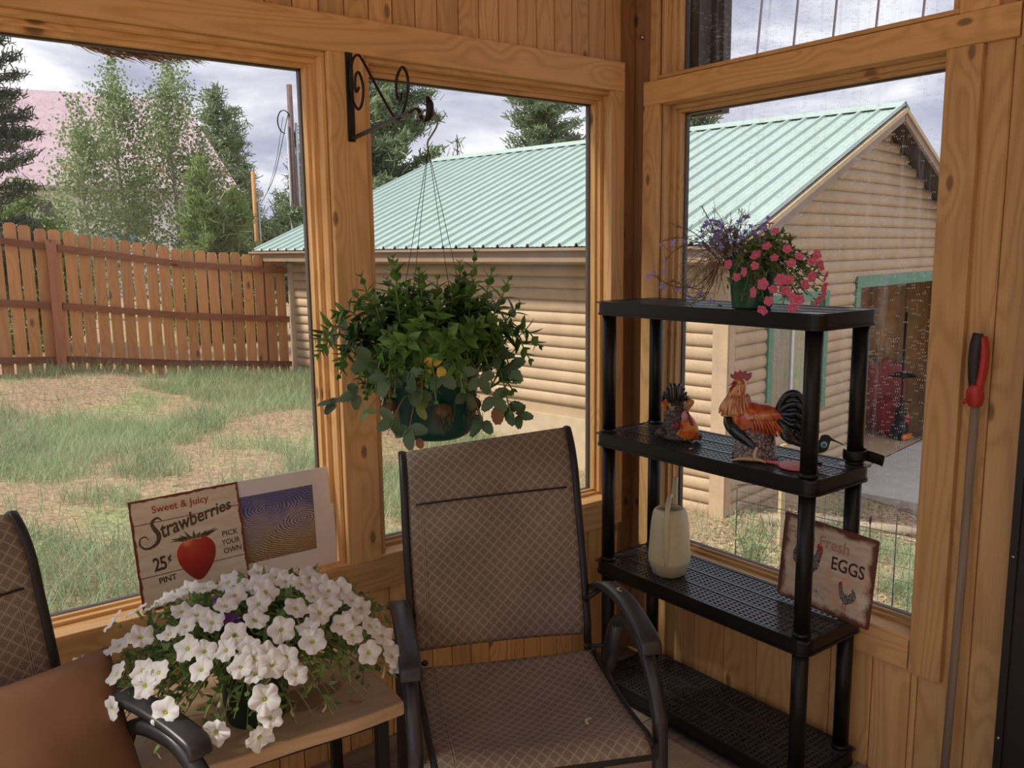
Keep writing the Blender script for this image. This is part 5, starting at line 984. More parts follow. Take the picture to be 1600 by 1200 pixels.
for (x, z, f, L_, down, mi, bx, bz) in ((-.185, .118, -.06, .052, (-.5, -.2), 0, -.07, .15), (-.245, .09, -.03, .055, (-.8, .3), 0, -.09, .155), (-.155, .085, -.08, .042, (.2, -1), 1, -.06, .14), (-.085, .075, -.16, .050, (-.7, -.5), 0, -.03, .12), (-.045, .055, -.17, .060, (.2, -1), 0, -.02, .13), (-.03, .10, -.15, .048, (.6, .4), 1, 0, .14), (.085, .13, -.14, .05, (.3, -1), 0, .06, .19), (.15, .115, -.10, .055, (.6, -.8), 0, .08, .17), (.185, .08, -.06, .055, (.6, -.9), 0, .08, .13), (.125, .055, -.10, .055, (-.5, -1), 0, .07, .13), (.21, .055, -.03, .045, (.9, -.2), 0, .08, .12), (.19, .18, -.06, .055, (.7, -.8), 0, .09, .2), (-.14, .21, -.11, .06, (-.7, -.5), 0, -.06, .2), (-.10, .17, -.14, .055, (-.2, -1), 0, -.05, .2), (-.04, .185, -.16, .052, (.4, -.9), 0, -.02, .2), (.03, .18, -.16, .055, (.7, -.7), 0, 0, .2), (.075, .185, -.15, .050, (.2, -1), 0, .05, .2), (.12, .165, -.13, .05, (.5, -1), 0, .07, .2), (-.02, .14, -.15, .045, (-.5, -1), 0, -.02, .19), (.165, .21, -.09, .05, (.9, -.5), 0, .08, .2), (-.13, .145, -.11, .05, (-.4, -1), 0, -.06, .2), (-.01, .27, -.12, .05, (.3, .8), 0, 0, .21), (.06, .26, -.12, .05, (.8, .3), 0, .02, .21)):
    c = SP(x, z, f); trifol(c, toC+Vector((rnd.gauss(0, .5), rnd.gauss(0, .5), .6+rnd.gauss(0, .3))), VRc*down[0]+Vector((0, 0, down[1])), L_*.86, mi); b0 = SP(bx, bz, -.09 if abs(bx) < .06 else -.06); run.tube(spline([b0, b0.lerp(c, .5)+Vector((0, 0, .025)), c], 6), .0013, 6)
sleaf(slf, SP(-.01, .205, -.155), VRc+Vector((0, 0, .2)), toC, .045, 2); sleaf(slf, SP(.03, .20, -.165), VRc*.2+Vector((0, 0, -1)), toC, .035, 2); sleaf(slf, SP(.01, .185, -.16), VRc*-.9+Vector((0, 0, -.2)), toC, .035, 2); sleaf(slf, SP(.16, .09, -.08), Vector((0, 0, -1)), toC, .05, 3); sleaf(slf, SP(-.025, .03, -.16), Vector((.2, 0, -1)), toC, .03, 3); sleaf(slf, SP(0, .26, -.14), Vector((.2, 0, -1)), toC, .025, 3)
slf.build('strawberry_leaves', [M_str, leafmat('young_strawberry_leaf', (.12, .22, .05), (.30, .42, .12), 9, .4), plain('yellow_leaf', (.62, .42, .05), .6), plain('brown_leaf', (.28, .14, .06), .8)], BK); run.build('strawberry_runners', M_run, BK)
ms = MB()
for (a0, z) in ((-.105, .125), (-.02, .155), (.03, .085), (.085, .14), (-.105, .09), (.10, .09)):
    ang = math.atan2(VFc.y, VFc.x)
    b0 = VRc*a0+(-VFc)*math.sqrt(max(0, .0121-a0*a0*.9))+Vector((0, 0, z))
    ms.ball(tuple(b0), (.020, .020, .018), 10)
    for k in range(46): q = b0+rv(.012); e = q+rv(.009)+Vector((0, 0, -rnd.uniform(.008, .045))); ms.tube([q, q.lerp(e, .5)+rv(.005), e], .0009, 4)
ms.build('root_tuft', plain('root_fibre', (.13, .075, .04), .95, var=.4, scale=60), BK, kind='stuff')
# ================================================================== OUTSIDE: terrain
rng = np.random.default_rng(5)
P0 = Vector((4.473, 3.139, 0)); U = Vector((-.15643, .98769, 0)); V = Vector((.98769, .15643, 0))
ANCH = np.array([(4.473, 3.139, -1.15), (4.2, 4.84, -1.02), (4.05, 5.5, -.80), (3.7, 8, -.55), (3.28, 10.66, -.36), (1.7, 10.7, -.2), (0, 10.7, .0), (-2, 10.7, .1), (-3, 5, -.1), (0, 5.5, -.28), (1.8, 7.5, -.32), (2.4, 4.5, -.75), (-2.8, .6, -.32), (-1, .6, -.45), (.4, .6, -.8), (1, -1.5, -1.05), (3, 1, -1.1), (8, 2.5, -1.58), (7, 0, -1.5), (6, -4, -1.4), (11, 4.5, -1.6), (6.9, 3.2, -1.5), (9, 4.0, -1.6), (-6, 14, .1), (5, 14, -.3), (0, 20, 0), (14, 14, -1.0), (-8, 3, 0), (10, 30, 0), (25, 20, 0), (0, 40, .2), (40, 40, 0)])
def ground(x, y):
    x = np.asarray(x, float); y = np.asarray(y, float); d = (x[..., None]-ANCH[:, 0])**2+(y[..., None]-ANCH[:, 1])**2+.35; w_ = 1/d**1.6; return (w_*ANCH[:, 2]).sum(-1)/w_.sum(-1)
def gz(x, y): return float(ground(x, y))
xs = np.concatenate([np.linspace(-60, -8, 20)[:-1], np.linspace(-8, 16, 110)[:-1], np.linspace(16, 90, 25)]); ys = np.concatenate([np.linspace(-8, 16, 100)[:-1], np.linspace(16, 110, 30)])
XX, YY = np.meshgrid(xs, ys); ZZ = ground(XX, YY)
under = (XX < .2) & (YY < .2); ZZ = np.where(under, -1.3, ZZ); nx_ = len(xs)
vv = np.stack([XX, YY, ZZ], -1).reshape(-1, 3); ii = (np.arange(len(ys)-1)[:, None]*nx_+np.arange(nx_-1)[None]).ravel(); ff = np.stack([ii, ii+1, ii+1+nx_, ii+nx_], -1)
m, nt, b = new_mat('dry_soil'); L = nt.links.new; tc = N(nt, 'ShaderNodeTexCoord'); n1 = N(nt, 'ShaderNodeTexNoise', i_Scale=.9, i_Detail=6.0); n2 = N(nt, 'ShaderNodeTexNoise', i_Scale=24.0, i_Detail=6.0); L(tc.outputs['Object'], n1.inputs['Vector']); L(tc.outputs['Object'], n2.inputs['Vector'])
r1 = ramp(nt, [(.42, (.36, .24, .16)), (.55, (.38, .29, .17)), (.62, (.26, .28, .13))], n1.outputs['Fac']); r2 = ramp(nt, [(.3, (.55, .5, .45)), (.5, (1, 1, 1)), (.7, (1.5, 1.4, 1.25))], n2.outputs['Fac']); mx = N(nt, 'ShaderNodeMix', data_type='RGBA', blend_type='MULTIPLY'); mx.inputs['Factor'].default_value = 1; L(r1.outputs['Color'], mx.inputs[6]); L(r2.outputs['Color'], mx.inputs[7]); L(mx.outputs[2], b.inputs['Base Color']); b.inputs['Roughness'].default_value = .95
gr = raw('ground', vv, ff, m, smooth=True, kind='structure')
# grass blades
def pn(x, y, s): return np.array([noise.noise(Vector((a*s, b_*s, 1.7))) for a, b_ in zip(x, y)])
def blades(n, x0, x1, y0, y1, hmin, hmax, wid, keep, flat=.35):
    x = rng.uniform(x0, x1, n); y = y0+(y1-y0)*rng.random(n)**1.25; nv = pn(x, y, .55)+.5*pn(x, y, 1.7); k = keep(x, y, nv); x, y, nv = x[k], y[k], nv[k]; n = len(x); z = ground(x, y)-.01
    h = rng.uniform(hmin, hmax, n); a = rng.uniform(0, 2*np.pi, n); ln = rng.normal(0, flat, (n, 2)); dx, dy = np.cos(a)*wid*.5, np.sin(a)*wid*.5; B = np.stack([x, y, z], -1); D = np.stack([ln[:, 0]*h, ln[:, 1]*h, h/np.sqrt(1+(ln**2).sum(1))], -1); W2 = np.stack([dx, dy, 0*dx], -1); mid = B+D*.55; tip = B+D+np.stack([ln[:, 0]*h*.5, ln[:, 1]*h*.5, -h*.12*np.abs(ln).sum(1)], -1)
    vs = np.stack([B-W2, B+W2, mid+W2*.8, mid-W2*.8, tip+W2*.1, tip-W2*.1], 1).reshape(-1, 3); i = np.arange(n)*6; return vs, np.concatenate([np.stack([i, i+1, i+2, i+3], -1), np.stack([i+3, i+2, i+4, i+5], -1)])
def inshed(x, y): p = (x-P0.x)*V.x+(y-P0.y)*V.y; return (p < -.05) | (y < 2.4)
M_gg = leafmat('green_grass', (.19, .28, .13), (.44, .53, .31), 2, .35, .7); M_gs = leafmat('straw_grass', (.42, .32, .17), (.66, .55, .32), 2, .3, .8)
g = blades(150000, -3.2, 5, .35, 10.5, .05, .25, .006, lambda x, y, nv: inshed(x, y) & ((nv > -.04-.16*((x < 1) & (y < 6))) | ((y > 9) & (nv > -.25)) | (rng.random(len(x)) < .12)), .32)
tag(raw('green_grass', *g, M_gg), 'green grass growing in patches over the yard behind the left windows', 'grass', kind='stuff')
g = blades(60000, -3.2, 5, .35, 10.5, .03, .10, .0045, lambda x, y, nv: inshed(x, y) & ((nv < .12) | (rng.random(len(x)) < .35)), 1.1)
tag(raw('dry_grass', *g, M_gs), 'straw-coloured dry grass lying between the green patches of the yard', 'grass', kind='stuff')
# ================================================================== log-sided shed with green metal roof
SHED = thing('log_shed', 'tan log-sided shed with a ribbed green metal roof behind the windows', 'shed', (P0.x, P0.y, -1.3)); LM = Matrix((V, U, Vector((0, 0, 1)))).transposed().to_4x4()   # local x = along gable, y = along long wall
LM = Matrix(((V.x, U.x, 0, 0), (V.y, U.y, 0, 0), (0, 0, 1, 1.3), (0, 0, 0, 1)))
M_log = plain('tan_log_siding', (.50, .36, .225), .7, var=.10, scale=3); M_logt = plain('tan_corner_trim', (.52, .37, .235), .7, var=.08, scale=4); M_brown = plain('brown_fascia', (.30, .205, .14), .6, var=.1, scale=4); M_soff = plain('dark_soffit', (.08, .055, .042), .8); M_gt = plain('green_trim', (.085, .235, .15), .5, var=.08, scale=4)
LEN, WID, EAVE, RIDGE, SL = 7.62, 6.86, 1.36, 3.10, .415
def log_course(mb, ax, a0, a1, z, h, out):
    """one rounded course from a0 to a1 along ax ('l' long wall, 'g' gable)"""
    pr = [(0, 0), (.022, .006), (.036, .3*h), (.038, .55*h), (.030, .82*h), (.012, .97*h), (0, h)]; vs = []
    for a in (a0, a1):
        for d, q in pr: vs.append((-d, a, z+q) if ax == 'l' else (a, -d, z+q))
    n = len(pr); fs = [(i, i+1, n+i+1, n+i) for i in range(n-1)]
    if ax == 'l': fs = [tuple(reversed(f)) for f in fs]
    mb.add(vs, fs, 0, True); mb.add([vs[i] for i in range(n)], [tuple(range(n))]); mb.add([vs[n+i] for i in range(n)], [tuple(range(n))])
hL = .133
mb = MB(); 
for k in range(24):
    z = -1.17+k*hL
    if z > EAVE: break
    a1 = 1.30 if z < -.36 else LEN-.1
    log_course(mb, 'l', .12, a1, z, hL, 1)
mb.box((.0, 0, -1.6), (.12, LEN, EAVE+.1)); mb.build('long_wall', M_log, SHED, M=LM)
mb = MB(); mb.box((-.03, 1.30, -1.6), (0.02, LEN, -.37)); mb.build('foundation', plain('painted_concrete', (.55, .43, .29), .85, var=.08, scale=8), SHED, M=LM)
mb = MB(); WX0, WX1, WZ0, WZ1 = .80, 2.20, -.25, .93; DX0, DX1, DZ1 = 3.02, 6.3, 1.10
for k in range(36):
    z = -1.17+k*hL; zt = z+hL*.5
    half = (RIDGE+.01-(z+hL*.75))/SL if zt > EAVE+.2 else 99
    lo, hi = max(.12, 3.43-half), min(WID-.12, 3.43+half)
    if hi-lo < .1: break
    segs = [(lo, hi)]
    if WZ0 < zt < WZ1: segs = [(lo, WX0), (WX1, hi)]
    if zt < DZ1: segs = [s for a, b_ in segs for s in (((a, min(b_, DX0)),) if a < DX0 < b_ or b_ <= DX0 else ())]+[(DX1, WID-.12)]
    for a, b_ in segs:
        if b_-a > .03: log_course(mb, 'g', a, b_, z, hL, 1)
def gwall(mb, a0, a1, z0, z1): mb.box((a0, 0.002, z0), (a1, .1, z1))
gwall(mb, 0, WX0, -1.7, EAVE); gwall(mb, WX0, WX1, -1.7, WZ0); gwall(mb, WX0, WX1, WZ1, EAVE); gwall(mb, WX1, DX0, -1.7, EAVE); gwall(mb, DX0, DX1, DZ1, EAVE); gwall(mb, DX1, WID, -1.7, EAVE)
mb.box((.02, .002, EAVE), (WID-.02, .1, 1.66)); mb.add([(0, .002, 1.66), (WID, .002, 1.66), (3.43, .002, RIDGE), (0, .1, 1.66), (WID, .1, 1.66), (3.43, .1, RIDGE)], [(0, 1, 2), (5, 4, 3), (0, 3, 4, 1), (1, 4, 5, 2), (2, 5, 3, 0)]); mb.build('gable_wall', M_log, SHED, M=LM)
mb = MB(); mb.box((WID-.1, 0, -1.6), (WID, LEN, 1.6)); mb.box((0, LEN-.1, -1.6), (WID, LEN, EAVE)); mb.add([(0, LEN, EAVE), (WID, LEN, EAVE), (3.43, LEN, RIDGE-.08)], [(0, 1, 2)]); mb.box((.1, .1, -1.47), (WID-.1, LEN-.1, -1.42)); mb.build('back_walls', M_log, SHED, M=LM)
mb = MB()
for a, b_ in (((-.045, -.045, -1.2), (.02, .12, EAVE)), ((-.02, -.05, -1.2), (.09, .0, EAVE)), ((WID-.1, -.05, -1.7), (WID+.02, .0, EAVE)), ((-.045, LEN-.12, -.4), (.0, LEN+.02, EAVE))): mb.box(a, b_)
mb.build('corner_board', M_logt, SHED, M=LM)
# roof
OV, OG = .45, .35
def roofz(x): return RIDGE+.07-SL*abs(x-3.43)
for s, nm in ((-1, 'front'), (1, 'rear')):
    mb = MB(); xe = 3.43+s*3.88; y = -OG; rib = .2286
    pts = []
    while y < LEN+OG-.01:
        for dy, dz in ((0, 0), (.014, .034), (.040, .034), (.056, 0), (.10, .0), (.106, .004), (.122, .004), (.128, 0), (.168, 0), (.174, .004), (.19, .004), (.196, 0)):
            if y+dy <= LEN+OG: pts.append((y+dy, dz))
        y += rib
    pts.append((LEN+OG, 0)); n = len(pts); vs = [(3.43, q, RIDGE+.07+dz) for q, dz in pts]+[(xe, q, roofz(xe)+dz) for q, dz in pts]; fs = [(i, i+1, n+i+1, n+i) if s > 0 else (i+1, i, n+i, n+i+1) for i in range(n-1)]
    mb.add(vs, fs); mb.build('roof_sheet', plain('green_metal_roof', (.41, .52, .475), .4, metal=.0, var=.05, scale=3), SHED, M=LM, solid=.003)
mb = MB(); mb.add([(3.43-.16, -OG, RIDGE+.035), (3.43, -OG, RIDGE+.115), (3.43+.16, -OG, RIDGE+.035), (3.43-.16, LEN+OG, RIDGE+.035), (3.43, LEN+OG, RIDGE+.115), (3.43+.16, LEN+OG, RIDGE+.035)], [(0, 1, 4, 3), (1, 2, 5, 4)]); mb.build('ridge_cap', MATS['green_metal_roof'], SHED, M=LM, solid=.004)
mb = MB()
for s in (-1, 1):
    xe = 3.43+s*3.86
    for yy in (-OG+.01, LEN+OG-.01): mb.bar((3.43, yy, RIDGE-.03), (xe, yy, roofz(xe)-.10), .035, .15)
    mb.bar((3.43, -OG-.02, RIDGE+.01), (xe, -OG-.02, roofz(xe)-.055), .02, .05, mi=1); mb.bar((xe, -OG, roofz(xe)-.10), (xe, LEN+OG, roofz(xe)-.10), .035, .14); mb.bar((xe+.05*s*-1*-1, -OG, roofz(xe)-.035), (xe+.05*s, LEN+OG, roofz(xe)-.035), .06, .03)
mb.build('fascia', [M_brown, plain('tan_rake', (.55, .42, .24), .6)], SHED, M=LM)
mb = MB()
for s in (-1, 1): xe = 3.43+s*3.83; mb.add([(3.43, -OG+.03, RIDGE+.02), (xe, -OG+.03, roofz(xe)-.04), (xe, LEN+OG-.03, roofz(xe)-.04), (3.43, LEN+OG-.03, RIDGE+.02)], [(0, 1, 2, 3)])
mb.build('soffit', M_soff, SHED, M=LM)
# window in the gable: green trim, grey curtains, pane
mb = MB(); t = .10
for a, b_ in (((WX0-.02, -.055, WZ0-.06), (WX0+t-.02, .02, WZ1+.06)), ((WX1-t+.02, -.055, WZ0-.06), (WX1+.02, .02, WZ1+.06)), ((WX0-.02, -.06, WZ1-.0), (WX1+.02, .02, WZ1+.1)), ((WX0-.02, -.06, WZ0-.08), (WX1+.02, .02, WZ0))): mb.box(a, b_)
wn = mb.build('window_trim', M_gt, SHED, M=LM)
mb = MB(); mb.box((WX0+.05, .03, WZ0), (WX1-.05, .035, WZ1)); mb.build('window_pane', glassmat('shed_glass'), SHED, M=LM)
mb = MB(); mb.box((WX0+.08, .02, WZ0), (WX0+.13, .06, WZ1)); mb.box((1.47, .02, WZ0), (1.52, .06, WZ1)); mb.box((WX1-.13, .02, WZ0), (WX1-.08, .06, WZ1)); mb.build('window_sash', plain('white_sash', (.7, .68, .66), .5), SHED, M=LM)
mb = MB(); mb.grid(lambda u, v: Vector((WX0+.1+.5*u, .09+.02*math.sin(u*30), WZ0+(WZ1-WZ0)*v)), 40, 2); mb.build('curtain', plain('grey_curtain', (.25, .22, .21), .8), SHED, M=LM); mb = MB(); mb.grid(lambda u, v: Vector((1.45+.65*u, .10+.02*math.sin(u*34), WZ0+(WZ1-WZ0)*v)), 40, 2); mb.build('curtain', plain('pale_curtain', (.42, .46, .32), .8), SHED, M=LM)
mb = MB(); t = .11
for a, b_ in (((DX0-.02, -.055, -1.55), (DX0+t, .1, DZ1+.02)), ((DX1-t, -.055, -1.6), (DX1+.02, .1, DZ1+.02)), ((DX0-.02, -.06, DZ1-.08), (DX1+.02, .1, DZ1+.06))): mb.box(a, b_)
mb.build('doorway_trim', M_gt, SHED, M=LM)
mb = MB(); mb.box((DX0-.3, -.9, -1.62), (WID+.2, .12, -1.42)); mb.add([(DX0-.3, -.9, -1.62), (WID+.3, -.9, -1.62), (WID+.3, -2.6, -1.75), (DX0-.1, -2.4, -1.75), (DX0-.3, -.9, -1.42), (WID+.3, -.9, -1.42), (WID+.3, -2.6, -1.52), (DX0-.1, -2.4, -1.5)], [(4, 7, 6, 5), (3, 2, 6, 7), (0, 3, 7, 4), (1, 5, 6, 2)]); mb.build('concrete_apron', plain('concrete', (.56, .52, .46), .85, var=.1, scale=6), SHED, M=LM)
# inside: plywood partition, shelves
M_ply = plain('plywood', (.72, .45, .20), .7, var=.22, scale=6); mb = MB(); mb.box((2.5, 1.6, -1.42), (6.7, 1.65, 1.6)); mb.box((6.68, .12, -1.42), (6.74, 1.6, 1.6)); mb.build('plywood_partition', M_ply, SHED, M=LM)
mb = MB()
for x in (3.5, 4.2, 4.95, 5.7): mb.box((6.6, .2+(x-3.5)*.6, -1.42), (6.68, .27+(x-3.5)*.6, 1.6))
mb.box((6.35, .9, -.2), (6.68, 1.5, -.16)); mb.build('stud', plain('stud_wood', (.50, .32, .16), .7), SHED, M=LM)
def loc(x, y, z): return LM @ Vector((x, y, z))+Vector((P0.x, P0.y, -1.3))
def place(o, x, y, z, rz=0): o.location = loc(x, y, z); o.rotation_euler = (0, 0, rz+math.radians(9)); return o
mb = MB(); mb.grid(lambda u, v: Vector((.34*math.cos(u*2*PI)*(1-.25*abs(v-.5)), .10*math.sin(u*2*PI), .9*v-.02*math.sin(9*u))), 28, 8); mb.tube([(0, 0, .86), (0, 0, 1.0)], [.16, .02], 8); o = place(mb.build('hanging_coat', plain('faded_red_cloth', (.42, .10, .09), .8, var=.2)), 6.42, .78, -1.22, 1.57); tag(o, 'faded red coat hanging on the plywood wall inside the shed doorway', 'coat')
mb = MB(); mb.ball((0, 0, .24), (.36, .2, .26), 18); mb.ball((.05, 0, .45), (.2, .15, .16), 14); o = place(mb.build('red_bag', plain('red_bag', (.32, .02, .025), .5, var=.3, scale=8), ), 6.2, .62, -1.42, 1.2); tag(o, 'dark red bag standing on the floor inside the shed doorway', 'bag')
TRM = thing('string_trimmer', 'black and orange trimmer hanging upright in the shed doorway', 'trimmer', loc(6.0, .38, -1.42)); M_or2 = plain('orange_plastic', (.75, .20, .02), .4)
mb = MB(); mb.tube([(0, 0, .45), (0, 0, 1.95)], .018, 8); mb.build('shaft', M_blk, TRM); mb = MB(); mb.ball((0, 0, .16), (.13, .12, .17), 12); mb.ball((0, 0, .40), (.09, .08, .14), 12); mb.build('motor', M_blk, TRM); mb = MB(); mb.box((.10, -.06, .1), (.14, .06, .4)); mb.box((-.12, -.13, .02), (.12, -.1, .10)); mb.build('housing', M_or2, TRM); mb = MB(); mb.lathe([(.20, .98), (.12, 1.03), (.02, 1.05)], 16); mb.build('guard', M_blk, TRM); mb = MB(); mb.tube([(-.26, 0, .56), (0, -.03, .60), (.26, 0, .54)], .012, 8); mb.build('handle', M_blk, TRM)
mb = MB(); mb.box((-.3, -.2, 0), (.3, .2, .22)); mb.box((-.2, -.15, .22), (.15, .15, .34)); o = place(mb.build('tool_case', plain('grey_case', (.05, .06, .07), .5), bevel=.02), 5.6, 1.15, -1.42); tag(o, 'low dark case on the concrete floor inside the shed doorway', 'case')
# ================================================================== wooden fence
FN = thing('board_fence', 'orange-brown board fence with dog-eared pickets and three dark rails across the yard', 'fence', (0, 10.65, 0)); M_pk = wood('cedar_picket', (.56, .26, .10), (.40, .165, .06), axis=2, gscale=.35, rough=.75, pvar=.16); M_rail = wood('cedar_rail', (.24, .085, .04), (.15, .05, .025), axis=0, gscale=.35, rough=.75)
def ftop(x): return 1.47+.075*(3.2-x)+.085*max(0, 1.8-x)
def fbot(x): return gz(x, 10.65)+.02
x = 3.10; k = 0
while x > -2.4:
    w_ = .142; zt, zb = ftop(x)+.012*math.sin(k*1.9), fbot(x)-.03; c = .030; mb = MB(); mb.add([(a, yy, z) for yy in (-.009, .009) for a, z in ((-w_/2, zb), (w_/2, zb), (w_/2, zt-c), (w_/2-c, zt), (-w_/2+c, zt), (-w_/2, zt-c))], [(0, 1, 2, 3, 4, 5), (11, 10, 9, 8, 7, 6)]+[(i, i+6, (i+1) % 6+6, (i+1) % 6) for i in range(6)])
    if not (3.10 > x > 2.62 and False): o = mb.build('picket', M_pk, FN); o.location = (x, 0, 0); o.rotation_euler = (0, .004*math.sin(k*3.1), 0)
    x -= .172; k += 1
for (fr_, z_) in ((.875, 0), (.46, 0), (.07, 0)):
    for a0, a1 in ((3.2, .02), (-.12, -2.6)):
        mb = MB(); rz_ = lambda a: fbot(a)+(ftop(a)-fbot(a))*fr_; am = (a0+a1)/2; zm = rz_(am); mb.bar((a0, -.030, rz_(a0)), (am, -.030, zm), .040, .085); mb.bar((am, -.0305, zm), (a1, -.0305, rz_(a1)), .040, .085); mb.build('rail', M_rail, FN)
for px_ in (-.05,): mb = MB(); mb.box((px_-.07, -.10, fbot(px_)-.1), (px_+.05, -.0, ftop(px_)-.14)); mb.build('post', wood('cedar_post', (.34, .13, .06), (.24, .085, .04), axis=2, gscale=.4), FN)
mb = MB(); mb.box((2.80, .02, -.6), (2.90, .10, 1.45)); mb.build('post', MATS['cedar_rail'], FN)
# ================================================================== wire garden fence, mulch, weeds
mb = MB(); GF = thing('garden_fence', 'black welded-wire garden fence with a wavy top seen through the right window', 'fence', (3.0, .3, -1.2)); q0, q1 = Vector((3.1, 1.9, 0)), Vector((3.6, -1.4, 0))
Mw = plain('black_wire', (.03, .025, .025), .6, .3)
def fp(t, z): p = q0.lerp(q1, t); return Vector((p.x-3.0, p.y-.3, z+1.2))
HT = lambda t: -.30+.10*abs(math.sin(t*PI*2.2))
for k in range(34): t = k/33; mb.tube([fp(t, -1.25), fp(t, HT(t)-.03)], .0016 if k % 6 else .005, 4)
for j in range(9): mb.tube([fp(t/20, -1.15+.1*j) for t in range(21)], .0016, 4)
mb.tube([fp(t/60, HT(t/60)) for t in range(61)], .0045, 5); mb.tube([fp(t/20, -.42) for t in range(21)], .0035, 5); mb.build('wire_mesh', Mw, GF)
for t in (.31, .52, .83):
    mb = MB(); mb.tube([fp(t, -1.3), fp(t, -.33)], .006, 6); mb.ball(tuple(fp(t, -.36)), (.02, .006, .03), 8); mb.build('stake', Mw, GF)
def scatter(n, x0, x1, y0, y1, s, keep=None):
    x = rng.uniform(x0, x1, n); y = rng.uniform(y0, y1, n)
    if keep is not None: k = keep(x, y); x, y = x[k], y[k]
    n = len(x); z = ground(x, y)+rng.uniform(.0, .02, n); a = rng.normal(0, 1, (n, 3)); a[:, 2] *= .3; a /= np.linalg.norm(a, axis=1)[:, None]; b_ = rng.normal(0, 1, (n, 3)); b_ -= (b_*a).sum(1)[:, None]*a; b_ /= np.linalg.norm(b_, axis=1)[:, None]; c = np.stack([x, y, z], -1); l = rng.uniform(.5, 1, n)[:, None]*s; w_ = l*.3
    vs = np.stack([c-a*l-b_*w_, c+a*l-b_*w_, c+a*l+b_*w_, c-a*l+b_*w_], 1).reshape(-1, 3); return vs, np.arange(n*4).reshape(-1, 4)
tag(raw('straw_mulch', *scatter(16000, 3.3, 9, -2.5, 3.1, .028), leafmat('mulch', (.30, .19, .11), (.62, .46, .29), 4, .1, .9)), 'tan chipped straw mulch on the ground outside the right window', 'mulch', kind='stuff')
def weed(name, x, y, h, n, lab):
    mb = MB(); z = gz(x, y)
    for k in range(n):
        a = rnd.random()*2*PI; sp = rnd.uniform(.05, .38)*h; tip = Vector((math.cos(a)*sp, math.sin(a)*sp, h*rnd.uniform(.5, 1))); pth = spline([(0, 0, 0), tip*.5+Vector((0, 0, h*.1)), tip], 5); mb.tube(pth, .003, 4)
        for j in range(14): c = pth[rnd.randint(1, len(pth)-1)]; leaf(mb, c, rv()+Vector((0, 0, .8)), rv(), rnd.uniform(.04, .10), .012, seg=2)
    o = mb.build(name, leafmat('weed_leaf', (.20, .28, .12), (.42, .52, .26), 5, .4)); o.location = (x, y, z); tag(o, lab, 'weed'); return o
weed('tall_weed', 3.05, 1.72, .62, 26, 'tall feathery green weed growing by the shed corner outside the right window')
g = blades(5000, 1.6, 3.9, .3, 3.0, .05, .14, .006, lambda x, y, nv: nv > -.1, .4); tag(raw('weed_grass', *g, M_gg), 'low green grass in front of the shed corner outside the right window', 'grass', kind='stuff')
for k, (x, y, l, a) in enumerate(((4.9, 2.5, 1.3, -1.1), (5.2, 2.2, .9, .5), (4.6, 2.75, .8, -.9))):
    mb = MB(); mb.tube([(0, 0, .05), (l, 0, .07)], .05, 8); o = mb.build('log', wood('firewood', (.42, .33, .24), (.3, .22, .15), axis=0)); o.location = (x, y, gz(x, y)); o.rotation_euler = (0, 0, a); tag(o, ['longest weathered log on the ground below the shed gable', 'short log lying beyond the longest one below the shed gable', 'short log lying closest to the shed corner board'][k], 'log')
mb = MB(); mb.box((-.03, -.015, 0), (.03, .015, .95)); o = mb.build('wooden_stake', MATS['tan_rake']); o.location = (4.05, 2.15, gz(4.05, 2.15)); tag(o, 'pale upright wooden stake in front of the shed gable wall', 'stake')
# clear ribbed roof sheet seen through the upper right window
mb = MB(); n = 24; pts = []
for k in range(n+1):
    y = -1.7+1.8*k/n; pts.append((y, .012 if k % 4 == 0 else 0))
mb.add([(.32, y, 2.0) if False else (.40+d, y, 2.08) for y, d in pts]+[(.62+d, y, 4.2) for y, d in pts], [(i, i+1, n+2+i, n+1+i) for i in range(n)])
mb.build('trim_15', glassmat('clear_corrugated', False, (.86, .88, .92)), kind='structure')
mb = MB()
for k in range(0, n+1, 2): y = -1.7+1.8*k/n; mb.bar((.392, y, 2.08), (.612, y, 4.2), .004, .008, (1, 0, 0))
mb.build('trim_16', plain('polycarbonate_rib', (.48, .45, .52), .4), kind='structure')
mb = MB(); mb.box((.14, -.16, 2.1), (.20, -.03, 2.95)); mb.box((.22, -.20, 2.0), (.26, -.06, 2.95)); mb.build('trim_17', M_gask, kind='structure')
# ================================================================== trees
def cloud(c, a, b_):  # quads centred c with half axes a, b_
    vs = np.stack([c-a-b_*.3, c+a-b_*.3, c+a*.3+b_, c-a*.3+b_], 1).reshape(-1, 3); return vs
def quads(c, size, asp, up=0):
    n = len(c); a = rng.normal(0, 1, (n, 3)); a /= np.linalg.norm(a, axis=1)[:, None]; b_ = rng.normal(0, 1, (n, 3)); b_ -= (b_*a).sum(1)[:, None]*a; b_ /= np.linalg.norm(b_, axis=1)[:, None]; s = size*rng.uniform(.6, 1.1, n)[:, None]
    return np.stack([c-a*s, c-b_*s*asp, c+a*s, c+b_*s*asp], 1).reshape(-1, 3)
M_asp = leafmat('aspen_leaf', (.14, .22, .09), (.36, .45, .22), .8, .35); M_bark = plain('pale_bark', (.45, .42, .35), .8, var=.2); M_bark2 = plain('pine_bark', (.22, .14, .10), .9, var=.3)
M_pine = leafmat('pine_needles', (.09, .14, .075), (.27, .35, .18), .7, .2, .7); M_pined = leafmat('dark_pine_needles', (.03, .055, .034), (.11, .15, .085), .7, .1, .7); M_pinel = leafmat('young_pine_needles', (.12, .20, .07), (.32, .42, .16), .9, .3, .7)
